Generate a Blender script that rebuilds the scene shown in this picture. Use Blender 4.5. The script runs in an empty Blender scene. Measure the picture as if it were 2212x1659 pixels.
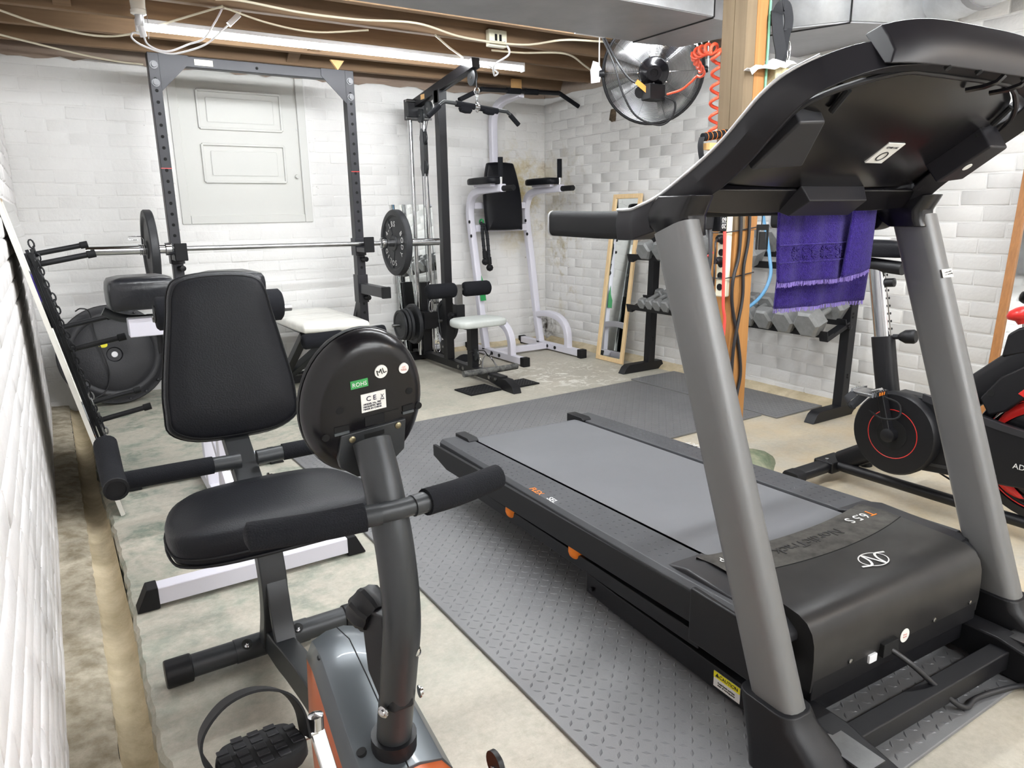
import bpy, bmesh, math, random
from mathutils import Vector, Matrix
import numpy as np
random.seed(7)
sc = bpy.context.scene
COL = sc.collection
V = Vector
R = math.radians
PI = math.pi

# ------------------------------------------------------------------ camera
CAM_H = 1.12
def _cam():
    yaw, pitch, roll = R(32.5), R(13.45), R(-0.97)
    f = V((math.sin(yaw)*math.cos(pitch), math.cos(yaw)*math.cos(pitch), -math.sin(pitch)))
    r = V((math.cos(yaw), -math.sin(yaw), 0))
    u = r.cross(f)
    r2 = r*math.cos(roll) + u*math.sin(roll)
    u2 = -r*math.sin(roll) + u*math.cos(roll)
    cd = bpy.data.cameras.new('camera'); co = bpy.data.objects.new('camera', cd); COL.objects.link(co)
    cd.sensor_fit = 'HORIZONTAL'; cd.sensor_width = 36.0; cd.lens = 36.0*1540/2212
    cd.clip_start = 0.02; cd.clip_end = 60
    m = Matrix((r2, u2, -f)).transposed().to_4x4(); m.translation = V((0, 0, CAM_H))
    co.matrix_world = m
    sc.camera = co
    return r2, u2, f
CR, CU, CF = _cam()
def project(p):
    v = V(p) - V((0, 0, CAM_H)); z = v.dot(CF)
    if z <= 0.05: return None
    return (1106 + 1540*v.dot(CR)/z, 829.5 - 1540*v.dot(CU)/z, z)

# ------------------------------------------------------------------ world, exposure
w = bpy.data.worlds.new('world'); sc.world = w; w.use_nodes = True
bg = w.node_tree.nodes['Background']; bg.inputs[0].default_value = (0.9, 0.95, 1.0, 1); bg.inputs[1].default_value = 0.02
sc.view_settings.view_transform = 'Standard'; sc.view_settings.look = 'None'
sc.view_settings.exposure = 0.38; sc.view_settings.gamma = 1.0
sc.view_settings.use_curve_mapping = False
TUBE_STRENGTH = 112.0        # LED tubes screwed under the joists
FAR_TUBE_STRENGTH = 46.0    # dimmer tubes: over the squat rack, and the added one behind the duct
BULB_STRENGTH = 160.0       # warm bare bulb behind the camera, on the right

# ------------------------------------------------------------------ materials
M = {}
def hexc(r, g, b):
    def l(c):
        c /= 255.0
        return c/12.92 if c <= 0.04045 else ((c+0.055)/1.055)**2.4
    return (l(r), l(g), l(b), 1)
def mat(name, col, rough=0.5, metal=0.0, spec=0.5, var=0.0, vscale=8.0, bump=0.0, bscale=60.0, col2=None, emis=None, estr=0.0, coat=0.0, stretch=None, sheen=0.0, rvar=0.0):
    m = bpy.data.materials.new(name); m.use_nodes = True
    nt = m.node_tree; N = nt.nodes; L = nt.links
    b = N['Principled BSDF']
    col = tuple(col) if len(col) == 4 else tuple(col)+(1,)
    b.inputs['Base Color'].default_value = col
    b.inputs['Roughness'].default_value = rough
    b.inputs['Metallic'].default_value = metal
    b.inputs['Specular IOR Level'].default_value = spec
    b.inputs['Coat Weight'].default_value = coat
    b.inputs['Sheen Weight'].default_value = sheen
    if emis:
        b.inputs['Emission Color'].default_value = tuple(emis)+(1,) if len(emis) == 3 else emis
        b.inputs['Emission Strength'].default_value = estr
    if var or bump or col2 or rvar:
        tc = N.new('ShaderNodeTexCoord'); mp = N.new('ShaderNodeMapping'); L.new(tc.outputs['Object'], mp.inputs[0])
        if stretch: mp.inputs['Scale'].default_value = stretch
    if var or col2:
        no = N.new('ShaderNodeTexNoise'); no.inputs['Scale'].default_value = vscale; no.inputs['Detail'].default_value = 6
        no.inputs['Roughness'].default_value = 0.65
        L.new(mp.outputs[0], no.inputs[0])
        cr = N.new('ShaderNodeValToRGB')
        c2 = col2 if col2 else tuple(max(0, min(1, c*(1-var))) for c in col[:3])+(1,)
        c1 = col if col2 else tuple(max(0, min(1, c*(1+var))) for c in col[:3])+(1,)
        cr.color_ramp.elements[0].position = 0.35; cr.color_ramp.elements[1].position = 0.68
        cr.color_ramp.elements[0].color = c2 if len(c2) == 4 else c2+(1,)
        cr.color_ramp.elements[1].color = c1
        L.new(no.outputs[0], cr.inputs[0]); L.new(cr.outputs[0], b.inputs['Base Color'])
    if rvar:
        n3 = N.new('ShaderNodeTexNoise'); n3.inputs['Scale'].default_value = vscale*2; L.new(mp.outputs[0], n3.inputs[0])
        mr = N.new('ShaderNodeMapRange'); mr.inputs['To Min'].default_value = rough-rvar; mr.inputs['To Max'].default_value = rough+rvar
        L.new(n3.outputs[0], mr.inputs['Value']); L.new(mr.outputs[0], b.inputs['Roughness'])
    if bump:
        n2 = N.new('ShaderNodeTexNoise'); n2.inputs['Scale'].default_value = bscale; n2.inputs['Detail'].default_value = 3
        L.new(mp.outputs[0], n2.inputs[0])
        bp = N.new('ShaderNodeBump'); bp.inputs['Strength'].default_value = bump; bp.inputs['Distance'].default_value = 0.01
        L.new(n2.outputs[0], bp.inputs['Height']); L.new(bp.outputs[0], b.inputs['Normal'])
    M[name] = m
    return m

mat('black_powder', hexc(22, 22, 25), 0.42, 0.0, 0.35, bump=0.04, bscale=400)
mat('grey_powder', hexc(54, 56, 58), 0.38, 0.2, 0.4, bump=0.03, bscale=500)
mat('rack_black', hexc(38, 38, 43), 0.4, 0.15, 0.4, var=0.12, vscale=3)
mat('black_plastic', hexc(19, 19, 22), 0.45, 0, 0.35, bump=0.05, bscale=700)
mat('gloss_black', hexc(18, 17, 20), 0.24, 0, 0.35)
mat('dark_hole', hexc(8, 8, 9), 0.9)
mat('black_rubber', hexc(20, 20, 22), 0.7, 0, 0.3)
mat('black_vinyl', hexc(15, 16, 21), 0.45, 0, 0.22, bump=0.12, bscale=260)
mat('black_foam', hexc(25, 26, 30), 0.9, 0, 0.2, bump=0.35, bscale=420)
mat('white_powder', hexc(214, 212, 222), 0.32, 0, 0.5)
mat('white_plastic', hexc(235, 235, 238), 0.35)
mat('chrome', hexc(205, 206, 208), 0.14, 1.0, var=0.06, vscale=14)
mat('steel', hexc(150, 150, 150), 0.3, 1.0, var=0.12, vscale=20)
mat('bolt', hexc(96, 96, 98), 0.45, 0.6)
mat('iron_grey', hexc(128, 129, 129), 0.42, 0.2, var=0.12, vscale=30, bump=0.1, bscale=120)
mat('plate_black', hexc(40, 41, 44), 0.5, 0.1, var=0.12, vscale=15, bump=0.1, bscale=150)
mat('silver_paint', hexc(112, 112, 112), 0.42, 0.25, var=0.02, bump=0.03, bscale=900)
mat('orange_plastic', hexc(176, 84, 38), 0.32, 0.15, coat=0.2)
mat('orange_rubber', hexc(238, 128, 24), 0.5)
mat('red_plastic', hexc(206, 44, 40), 0.3)
mat('coil_red', hexc(240, 92, 62), 0.35)
mat('grey_shroud', hexc(84, 89, 93), 0.3, 0.35, coat=0.1)
mat('console_black', hexc(27, 26, 30), 0.42, 0, 0.35, var=0.03, vscale=4)
mat('console_grey', hexc(44, 44, 47), 0.45, 0.1)
mat('silver_trim', hexc(200, 200, 202), 0.3, 0.6)
mat('hood', hexc(34, 33, 34), 0.34, 0, 0.35, col2=hexc(46, 45, 44), vscale=5, bump=0.03, bscale=900, rvar=0.08)
mat('dusty_trim', hexc(50, 48, 46), 0.6, 0, 0.3, col2=hexc(86, 84, 80), vscale=22)
mat('belt', hexc(100, 101, 104), 0.62, 0, 0.4, var=0.06, vscale=3, bump=0.25, bscale=900)
mat('foot_rail', hexc(66, 67, 70), 0.5, 0, 0.4, var=0.12, vscale=6, bump=0.08, bscale=500)
mat('seat_grey', hexc(190, 194, 190), 0.45, bump=0.25, bscale=40, var=0.05)
mat('plastic_wrap', hexc(232, 230, 222), 0.25, 0, 0.5, var=0.05, vscale=6, bump=0.5, bscale=14, coat=0.3)
mat('galv', hexc(208, 211, 214), 0.38, 0.3, var=0.16, vscale=5, rvar=0.08, bump=0.05, bscale=20)
mat('galv_dark', hexc(158, 158, 160), 0.45, 0.3, var=0.1, vscale=4, bump=0.05, bscale=12)  # darker copy of galv; on the big ducts it carries their shade
mat('seam_black', hexc(26, 26, 27), 0.7)
mat('mirror', (0.82, 0.85, 0.84), 0.02, 1.0)
mat('pine_frame', hexc(226, 196, 150), 0.5, var=0.1, vscale=12, stretch=(12, 12, 1))
mat('brown_frame', hexc(158, 106, 56), 0.45, var=0.16, vscale=9, stretch=(14, 14, 1.2))
mat('board_white', hexc(214, 212, 204), 0.5, var=0.03, vscale=4)
mat('cream_plastic', hexc(232, 228, 204), 0.4)
mat('cable_cream', hexc(214, 204, 180), 0.5)
mat('cable_white', hexc(228, 226, 228), 0.4)
mat('cable_black', hexc(34, 34, 37), 0.45)
mat('cable_grey', hexc(74, 76, 80), 0.45)
mat('cable_red', hexc(238, 84, 76), 0.4)
mat('cable_green', hexc(112, 170, 140), 0.5)
mat('hose_blue', hexc(96, 150, 190), 0.35)
mat('porcelain', hexc(236, 232, 222), 0.25)
mat('label_white', hexc(228, 227, 222), 0.5)
mat('label_cream', hexc(240, 232, 200), 0.5)
mat('label_green', hexc(60, 150, 82), 0.5)
mat('label_yellow', hexc(236, 224, 30), 0.5)
mat('print_black', hexc(40, 36, 60), 0.6)
mat('print_white', hexc(222, 222, 220), 0.5)
mat('print_pink', hexc(226, 170, 165), 0.6)
mat('print_orange', hexc(238, 130, 40), 0.5)
mat('print_dark', hexc(46, 45, 45), 0.6)
mat('green_tape', hexc(30, 140, 74), 0.5)
mat('tan_box', hexc(206, 194, 160), 0.7, col2=hexc(170, 158, 120), vscale=60)
mat('paper', hexc(240, 238, 238), 0.6)
mat('nylon_black', hexc(33, 34, 38), 0.8, bump=0.2, bscale=500)
mat('paper_tag', hexc(232, 150, 60), 0.6)
mat('brass', hexc(150, 140, 112), 0.35, 0.8)
mat('wood_peg', hexc(222, 176, 116), 0.5, var=0.1, vscale=10)
mat('tube_glow', (1, 1, 1), 0.5, emis=(0.95, 0.98, 1.0), estr=TUBE_STRENGTH)
mat('far_tube_glow', (1, 1, 1), 0.5, emis=(0.95, 0.98, 1.0), estr=FAR_TUBE_STRENGTH)
mat('bulb_glow', (1, 1, 1), 0.5, emis=(1.0, 0.72, 0.45), estr=BULB_STRENGTH)

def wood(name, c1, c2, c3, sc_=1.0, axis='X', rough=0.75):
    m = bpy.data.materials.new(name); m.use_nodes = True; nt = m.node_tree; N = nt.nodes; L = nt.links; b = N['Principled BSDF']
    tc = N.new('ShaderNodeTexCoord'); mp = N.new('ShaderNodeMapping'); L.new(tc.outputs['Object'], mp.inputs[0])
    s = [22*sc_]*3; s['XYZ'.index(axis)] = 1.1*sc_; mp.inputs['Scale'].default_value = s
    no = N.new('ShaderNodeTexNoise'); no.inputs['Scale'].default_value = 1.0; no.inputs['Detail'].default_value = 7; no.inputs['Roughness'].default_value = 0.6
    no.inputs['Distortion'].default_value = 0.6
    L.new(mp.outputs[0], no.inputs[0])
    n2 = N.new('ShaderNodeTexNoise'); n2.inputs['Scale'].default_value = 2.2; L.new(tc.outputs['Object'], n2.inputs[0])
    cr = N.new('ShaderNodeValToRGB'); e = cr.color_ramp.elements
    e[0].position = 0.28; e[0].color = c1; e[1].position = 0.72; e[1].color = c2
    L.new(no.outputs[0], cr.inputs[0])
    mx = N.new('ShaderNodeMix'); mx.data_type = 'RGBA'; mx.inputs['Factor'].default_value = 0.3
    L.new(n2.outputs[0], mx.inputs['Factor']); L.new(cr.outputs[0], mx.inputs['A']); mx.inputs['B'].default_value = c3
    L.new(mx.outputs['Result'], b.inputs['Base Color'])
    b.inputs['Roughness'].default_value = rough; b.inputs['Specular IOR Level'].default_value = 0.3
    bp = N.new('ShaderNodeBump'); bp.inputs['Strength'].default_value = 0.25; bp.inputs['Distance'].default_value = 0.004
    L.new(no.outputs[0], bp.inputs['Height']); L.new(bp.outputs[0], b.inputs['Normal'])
    M[name] = m
wood('joist_wood', hexc(108, 84, 62), hexc(160, 130, 98), hexc(122, 100, 80), 1.0, 'X')
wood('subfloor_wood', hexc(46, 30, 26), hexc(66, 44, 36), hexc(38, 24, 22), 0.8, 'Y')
wood('sill_wood', hexc(108, 72, 54), hexc(150, 120, 98), hexc(176, 168, 158), 1.6, 'X')
wood('post_orange', hexc(152, 102, 56), hexc(190, 140, 86), hexc(152, 108, 66), 1.3, 'Z')
wood('post_grey', hexc(106, 90, 70), hexc(136, 118, 94), hexc(112, 98, 78), 1.3, 'Z')
wood('post_low', hexc(150, 102, 52), hexc(190, 140, 84), hexc(160, 112, 62), 1.3, 'Z')

def paint(name, base, stains=None):
    """white masonry paint with fine lumps; stains = list of (object-space centre, radii, colour, strength)"""
    m = bpy.data.materials.new(name); m.use_nodes = True; nt = m.node_tree; N = nt.nodes; L = nt.links; b = N['Principled BSDF']
    ge = N.new('ShaderNodeNewGeometry')
    no = N.new('ShaderNodeTexNoise'); no.inputs['Scale'].default_value = 3.0; no.inputs['Detail'].default_value = 6; L.new(ge.outputs['Position'], no.inputs[0])
    cr = N.new('ShaderNodeValToRGB'); e = cr.color_ramp.elements
    e[0].position = 0.3; e[0].color = tuple(c*0.93 for c in base[:3])+(1,); e[1].position = 0.7; e[1].color = base
    L.new(no.outputs[0], cr.inputs[0]); out = cr.outputs[0]
    # small chips in the paint
    n4 = N.new('ShaderNodeTexNoise'); n4.inputs['Scale'].default_value = 26; n4.inputs['Detail'].default_value = 3; L.new(ge.outputs['Position'], n4.inputs[0])
    r4 = N.new('ShaderNodeValToRGB'); r4.color_ramp.elements[0].position = 0.755; r4.color_ramp.elements[1].position = 0.79
    r4.color_ramp.elements[0].color = (0, 0, 0, 1); r4.color_ramp.elements[1].color = (0.55, 0.55, 0.55, 1); L.new(n4.outputs[0], r4.inputs[0])
    m4 = N.new('ShaderNodeMix'); m4.data_type = 'RGBA'; L.new(r4.outputs[0], m4.inputs['Factor']); L.new(out, m4.inputs['A']); m4.inputs['B'].default_value = hexc(120, 112, 100); out = m4.outputs['Result']
    for (c, rad, colr, thr, sca) in (stains or []):
        sub = N.new('ShaderNodeVectorMath'); sub.operation = 'SUBTRACT'; L.new(ge.outputs['Position'], sub.inputs[0]); sub.inputs[1].default_value = c
        dv = N.new('ShaderNodeVectorMath'); dv.operation = 'DIVIDE'; L.new(sub.outputs[0], dv.inputs[0]); dv.inputs[1].default_value = rad
        ln = N.new('ShaderNodeVectorMath'); ln.operation = 'LENGTH'; L.new(dv.outputs[0], ln.inputs[0])
        mr = N.new('ShaderNodeMapRange'); mr.inputs['From Min'].default_value = 1.0; mr.inputs['From Max'].default_value = 0.3
        L.new(ln.outputs['Value'], mr.inputs['Value'])
        ns = N.new('ShaderNodeTexNoise'); ns.inputs['Scale'].default_value = sca; ns.inputs['Detail'].default_value = 8; ns.inputs['Roughness'].default_value = 0.7; L.new(ge.outputs['Position'], ns.inputs[0])
        rr = N.new('ShaderNodeMapRange'); rr.inputs['From Min'].default_value = thr; rr.inputs['From Max'].default_value = thr+0.14
        L.new(ns.outputs[0], rr.inputs['Value'])
        mu = N.new('ShaderNodeMath'); mu.operation = 'MULTIPLY'; L.new(mr.outputs[0], mu.inputs[0]); L.new(rr.outputs[0], mu.inputs[1])
        mx = N.new('ShaderNodeMix'); mx.data_type = 'RGBA'; L.new(mu.outputs[0], mx.inputs['Factor']); L.new(out, mx.inputs['A']); mx.inputs['B'].default_value = colr
        out = mx.outputs['Result']
    L.new(out, b.inputs['Base Color'])
    b.inputs['Roughness'].default_value = 0.55; b.inputs['Specular IOR Level'].default_value = 0.35
    n2 = N.new('ShaderNodeTexNoise'); n2.inputs['Scale'].default_value = 42; n2.inputs['Detail'].default_value = 5; L.new(ge.outputs['Position'], n2.inputs[0])
    n3 = N.new('ShaderNodeTexNoise'); n3.inputs['Scale'].default_value = 9; n3.inputs['Detail'].default_value = 4; L.new(ge.outputs['Position'], n3.inputs[0])
    ad = N.new('ShaderNodeMath'); ad.operation = 'ADD'; L.new(n2.outputs[0], ad.inputs[0]); L.new(n3.outputs[0], ad.inputs[1])
    bp = N.new('ShaderNodeBump'); bp.inputs['Strength'].default_value = 0.35; bp.inputs['Distance'].default_value = 0.008
    L.new(ad.outputs[0], bp.inputs['Height']); L.new(bp.outputs[0], b.inputs['Normal'])
    M[name] = m
WHITE = hexc(228, 227, 225)
STAIN = [((3.45, 5.2, 1.25), (0.42, 0.3, 0.55), hexc(196, 180, 132), 0.45, 5.0),
         ((3.72, 4.95, 0.9), (0.35, 0.35, 0.95), hexc(186, 176, 148), 0.5, 6.0),
         ((3.66, 5.1, 1.15), (0.16, 0.3, 0.75), hexc(128, 112, 84), 0.56, 11.0),
         ((3.72, 5.24, 0.12), (0.22, 0.22, 0.16), hexc(70, 62, 54), 0.48, 12.0),
         ((3.5, 5.2, 1.5), (0.35, 0.3, 0.16), hexc(150, 124, 84), 0.55, 9.0)]
paint('wall_paint', WHITE, STAIN)
paint('left_paint', hexc(236, 233, 232))
mat('door_paint', hexc(206, 206, 202), 0.6, 0, 0.2, bump=0.05, bscale=20)

def floor_mat():
    m = bpy.data.materials.new('concrete'); m.use_nodes = True; nt = m.node_tree; N = nt.nodes; L = nt.links; b = N['Principled BSDF']
    ge = N.new('ShaderNodeNewGeometry')
    def noise(s, d=6, r=0.6, dist=0.0):
        n = N.new('ShaderNodeTexNoise'); n.inputs['Scale'].default_value = s; n.inputs['Detail'].default_value = d; n.inputs['Roughness'].default_value = r
        n.inputs['Distortion'].default_value = dist; L.new(ge.outputs['Position'], n.inputs[0]); return n.outputs[0]
    def ramp(x, a, bb, ca, cb):
        cr = N.new('ShaderNodeValToRGB'); cr.color_ramp.elements[0].position = a; cr.color_ramp.elements[1].position = bb
        cr.color_ramp.elements[0].color = ca; cr.color_ramp.elements[1].color = cb; L.new(x, cr.inputs[0]); return cr.outputs[0]
    def mix(f, a, bcol):
        mx = N.new('ShaderNodeMix'); mx.data_type = 'RGBA'
        L.new(f, mx.inputs['Factor'])
        if isinstance(a, tuple): mx.inputs['A'].default_value = a
        else: L.new(a, mx.inputs['A'])
        if isinstance(bcol, tuple): mx.inputs['B'].default_value = bcol
        else: L.new(bcol, mx.inputs['B'])
        return mx.outputs['Result']
    def math_(op, a, bb):
        n = N.new('ShaderNodeMath'); n.operation = op; n.use_clamp = True
        for i, q in enumerate((a, bb)):
            if isinstance(q, (int, float)): n.inputs[i].default_value = q
            else: L.new(q, n.inputs[i])
        return n.outputs[0]
    K = (0, 0, 0, 1); Wt = (1, 1, 1, 1)
    base = ramp(noise(2.2, 8, 0.6), 0.32, 0.68, hexc(168, 162, 148), hexc(200, 193, 178))
    fine = ramp(noise(46, 6, 0.78), 0.3, 0.72, hexc(140, 133, 118), hexc(212, 207, 195))
    c = mix(math_('MULTIPLY', 0.42, 1.0), base, fine)
    sp = N.new('ShaderNodeSeparateXYZ'); L.new(ge.outputs['Position'], sp.inputs[0])
    # worn green paint on the far left part of the slab, warm tan towards the right
    rx = N.new('ShaderNodeMapRange'); rx.inputs['From Min'].default_value = 2.6; rx.inputs['From Max'].default_value = 0.7; L.new(sp.outputs[0], rx.inputs['Value'])
    ry = N.new('ShaderNodeMapRange'); ry.inputs['From Min'].default_value = 0.9; ry.inputs['From Max'].default_value = 2.6; L.new(sp.outputs[1], ry.inputs['Value'])
    green = math_('MULTIPLY', math_('MULTIPLY', rx.outputs[0], ry.outputs[0]), ramp(noise(4.2, 9, 0.68, 0.4), 0.42, 0.56, K, Wt))
    green2 = math_('MULTIPLY', green, ramp(noise(17, 6, 0.7), 0.36, 0.6, K, Wt))
    c = mix(math_('MULTIPLY', green2, 0.95), c, ramp(noise(7, 5), 0.3, 0.7, hexc(84, 104, 94), hexc(130, 144, 128)))
    haze = math_('MULTIPLY', ramp(noise(1.6, 5, 0.6), 0.4, 0.65, K, Wt), 0.4)
    c = mix(haze, c, hexc(160, 161, 150))
    tx = N.new('ShaderNodeMapRange'); tx.inputs['From Min'].default_value = 1.4; tx.inputs['From Max'].default_value = 2.4; L.new(sp.outputs[0], tx.inputs['Value'])
    ty = N.new('ShaderNodeMapRange'); ty.inputs['From Min'].default_value = 3.2; ty.inputs['From Max'].default_value = 2.2; L.new(sp.outputs[1], ty.inputs['Value'])
    tan = math_('MULTIPLY', math_('MULTIPLY', tx.outputs[0], ty.outputs[0]), ramp(noise(3.1, 7, 0.65), 0.34, 0.62, K, Wt))
    c = mix(math_('MULTIPLY', tan, 0.55), c, ramp(noise(5), 0.35, 0.7, hexc(196, 168, 122), hexc(206, 190, 158)))
    # dark stain spots and a splash of white paint
    c = mix(math_('MULTIPLY', ramp(noise(9, 8, 0.75), 0.64, 0.74, K, Wt), 0.6), c, hexc(112, 104, 90))
    d = N.new('ShaderNodeVectorMath'); d.operation = 'DISTANCE'; L.new(ge.outputs['Position'], d.inputs[0]); d.inputs[1].default_value = (2.98, 3.95, 0)
    dr = N.new('ShaderNodeMapRange'); dr.inputs['From Min'].default_value = 0.6; dr.inputs['From Max'].default_value = 0.05; L.new(d.outputs['Value'], dr.inputs['Value'])
    pw = math_('MULTIPLY', dr.outputs[0], ramp(noise(9, 7, 0.72, 1.4), 0.535, 0.575, K, Wt))
    c = mix(pw, c, hexc(232, 230, 222))
    L.new(c, b.inputs['Base Color'])
    L.new(ramp(noise(6), 0.3, 0.7, (0.42, 0.42, 0.42, 1), (0.66, 0.66, 0.66, 1)), b.inputs['Roughness'])
    b.inputs['Specular IOR Level'].default_value = 0.4
    bp = N.new('ShaderNodeBump'); bp.inputs['Strength'].default_value = 0.3; bp.inputs['Distance'].default_value = 0.006
    L.new(noise(30, 7, 0.7), bp.inputs['Height']); L.new(bp.outputs[0], b.inputs['Normal'])
    M['concrete'] = m
floor_mat()
mat('silt', hexc(214, 200, 172), 0.8, 0, 0.25, col2=hexc(178, 164, 134), vscale=7, bump=0.5, bscale=35)
mat('silt_rough', hexc(196, 188, 170), 0.9, 0, 0.2, col2=hexc(142, 132, 112), vscale=16, bump=0.8, bscale=30)
mat('mat_rubber', hexc(98, 98, 100), 0.5, 0, 0.9, col2=hexc(112, 112, 113), vscale=3, bump=0.08, bscale=300)
mat('mat_tread', hexc(94, 94, 97), 0.5, 0, 0.8)
mat('towel', hexc(40, 22, 104), 0.95, 0, 0.1, col2=hexc(58, 38, 132), vscale=140, bump=0.8, bscale=420, sheen=0.12)
mat('towel_fringe', hexc(150, 132, 205), 0.95, 0, 0.1)
mat('worn_tape', hexc(116, 116, 112), 0.7, col2=hexc(44, 44, 46), vscale=26)
mat('leather', hexc(26, 27, 31), 0.32, 0, 0.4, bump=0.15, bscale=60, coat=0.1)
mat('bosu', hexc(26, 26, 31), 0.5, bump=0.1, bscale=120)

# ------------------------------------------------------------------ geometry helpers
def catmull(pts, k=6, closed=False):
    pts = [V(p) for p in pts]; n = len(pts); out = []
    if n < 3: return pts
    rng = range(n if closed else n-1)
    for i in rng:
        p1, p2 = pts[i % n], pts[(i+1) % n]
        p0 = pts[(i-1) % n] if (closed or i > 0) else p1*2-p2
        p3 = pts[(i+2) % n] if (closed or i+2 < n) else p2*2-p1
        for j in range(k):
            t = j/k
            out.append(0.5*((2*p1)+(-p0+p2)*t+(2*p0-5*p1+4*p2-p3)*t*t+(-p0+3*p1-3*p2+p3)*t**3))
    if not closed: out.append(pts[-1])
    return out
def rrect(wd, h, r, n=4):
    o = []
    r = min(r, wd/2-1e-5, h/2-1e-5)
    for cx, cy, a0 in ((wd/2-r, h/2-r, 0), (-wd/2+r, h/2-r, 90), (-wd/2+r, -h/2+r, 180), (wd/2-r, -h/2+r, 270)):
        for i in range(n+1):
            a = R(a0+90*i/n); o.append((cx+r*math.cos(a), cy+r*math.sin(a)))
    return o
def circ(r, n=12, r2=None):
    r2 = r if r2 is None else r2
    return [(r*math.cos(2*PI*i/n), r2*math.sin(2*PI*i/n)) for i in range(n)]
def perp(axis):
    a = V(axis).normalized()
    t = V((0, 0, 1)) if abs(a.z) < 0.9 else V((0, 1, 0))
    u = t.cross(a).normalized(); return u, a.cross(u).normalized(), a

class G:
    def __init__(s): s.v = []; s.f = []
    def add(s, vs, fs):
        o = len(s.v); s.v += [tuple(q) for q in vs]; s.f += [tuple(i+o for i in q) for q in fs]; return s
    def bb(s, lo, hi):
        x0, y0, z0 = lo; x1, y1, z1 = hi
        return s.add([(x0, y0, z0), (x1, y0, z0), (x1, y1, z0), (x0, y1, z0), (x0, y0, z1), (x1, y0, z1), (x1, y1, z1), (x0, y1, z1)],
              [(0, 3, 2, 1), (4, 5, 6, 7), (0, 1, 5, 4), (1, 2, 6, 5), (2, 3, 7, 6), (3, 0, 4, 7)])
    def box(s, c, sz, Rm=None):
        c = V(c); h = V(sz)/2; vs = []
        for z in (-1, 1):
            for x, y in ((-1, -1), (1, -1), (1, 1), (-1, 1)):
                p = V((x*h.x, y*h.y, z*h.z)); p = (Rm @ p) if Rm else p; vs.append(c+p)
        return s.add(vs, [(0, 3, 2, 1), (4, 5, 6, 7), (0, 1, 5, 4), (1, 2, 6, 5), (2, 3, 7, 6), (3, 0, 4, 7)])
    def sweep(s, pts, sec, up=(0, 0, 1), caps=True, closed=False, scale=None):
        pts = [V(p) for p in pts]; n = len(pts); m = len(sec); vs = []; fs = []
        T = []
        for i in range(n):
            if closed: t = pts[(i+1) % n]-pts[i-1]
            elif i == 0: t = pts[1]-pts[0]
            elif i == n-1: t = pts[-1]-pts[-2]
            else: t = (pts[i+1]-pts[i]).normalized()+(pts[i]-pts[i-1]).normalized()
            T.append(t.normalized())
        upv = V(up); side = T[0].cross(upv)
        if side.length < 1e-4: side = T[0].cross(V((0, 1, 0)))
        side.normalize(); upv = side.cross(T[0]).normalized()
        for i in range(n):
            if i > 0:
                q = T[i-1].rotation_difference(T[i]); side = q @ side; upv = q @ upv
            k = 1.0
            if 0 < i < n-1 and not closed:
                c = T[i].dot((pts[i]-pts[i-1]).normalized()); k = 1/max(0.5, c)
            sl = scale[i] if scale else 1.0
            for a, b_ in sec: vs.append(pts[i]+side*a*sl*(k if len(sec) <= 4 else 1)+upv*b_*sl*(k if len(sec) <= 4 else 1))
        for i in range(n if closed else n-1):
            j = (i+1) % n
            for a in range(m):
                b_ = (a+1) % m; fs.append((i*m+a, i*m+b_, j*m+b_, j*m+a))
        if caps and not closed:
            fs.append(tuple(range(m-1, -1, -1))); fs.append(tuple((n-1)*m+a for a in range(m)))
        return s.add(vs, fs)
    def tube(s, pts, r, n=12, caps=True, closed=False, smooth=0):
        if smooth: pts = catmull(pts, smooth, closed)
        if isinstance(r, (list, tuple)):
            return s.sweep(pts, circ(1, n), caps=caps, closed=closed, scale=list(r))
        return s.sweep(pts, circ(r, n), caps=caps, closed=closed)
    def cyl(s, a, b_, r, n=16): return s.tube([a, b_], r, n)
    def beam(s, a, b_, wd, h, up=(0, 0, 1)):
        return s.sweep([a, b_], [(-wd/2, -h/2), (wd/2, -h/2), (wd/2, h/2), (-wd/2, h/2)], up)
    def rpath(s, pts, wd, h, up=(0, 0, 1), r=0.0, smooth=0):
        if smooth: pts = catmull(pts, smooth)
        sec = rrect(wd, h, r, 3) if r else [(-wd/2, -h/2), (wd/2, -h/2), (wd/2, h/2), (-wd/2, h/2)]
        return s.sweep(pts, sec, up)
    def lathe(s, prof, c, axis, n=24, caps=True):
        u, v, a = perp(axis); c = V(c); vs = []; fs = []; m = len(prof)
        for r_, t in prof:
            for i in range(n):
                an = 2*PI*i/n; vs.append(c+a*t+(u*math.cos(an)+v*math.sin(an))*r_)
        for k in range(m-1):
            for i in range(n):
                j = (i+1) % n; fs.append((k*n+i, k*n+j, (k+1)*n+j, (k+1)*n+i))
        if caps:
            fs.append(tuple(range(n-1, -1, -1))); fs.append(tuple((m-1)*n+i for i in range(n)))
        return s.add(vs, fs)
    def torus(s, c, axis, Rr, r, n=28, k=8, a0=0.0, a1=2*PI):
        u, v, a = perp(axis); c = V(c); full = abs(a1-a0-2*PI) < 1e-6
        cnt = n if full else n+1
        pts = [c+(u*math.cos(a0+(a1-a0)*i/n)+v*math.sin(a0+(a1-a0)*i/n))*Rr for i in range(cnt)]
        return s.tube(pts, r, k, closed=full)
    def prism(s, poly, o, u, v, d):
        o, u, v, d = V(o), V(u), V(v), V(d); n = len(poly)
        vs = [o+u*a+v*b_ for a, b_ in poly]+[o+u*a+v*b_+d for a, b_ in poly]
        fs = [tuple(range(n-1, -1, -1)), tuple(range(n, 2*n))]+[(i, (i+1) % n, n+(i+1) % n, n+i) for i in range(n)]
        return s.add(vs, fs)
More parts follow.
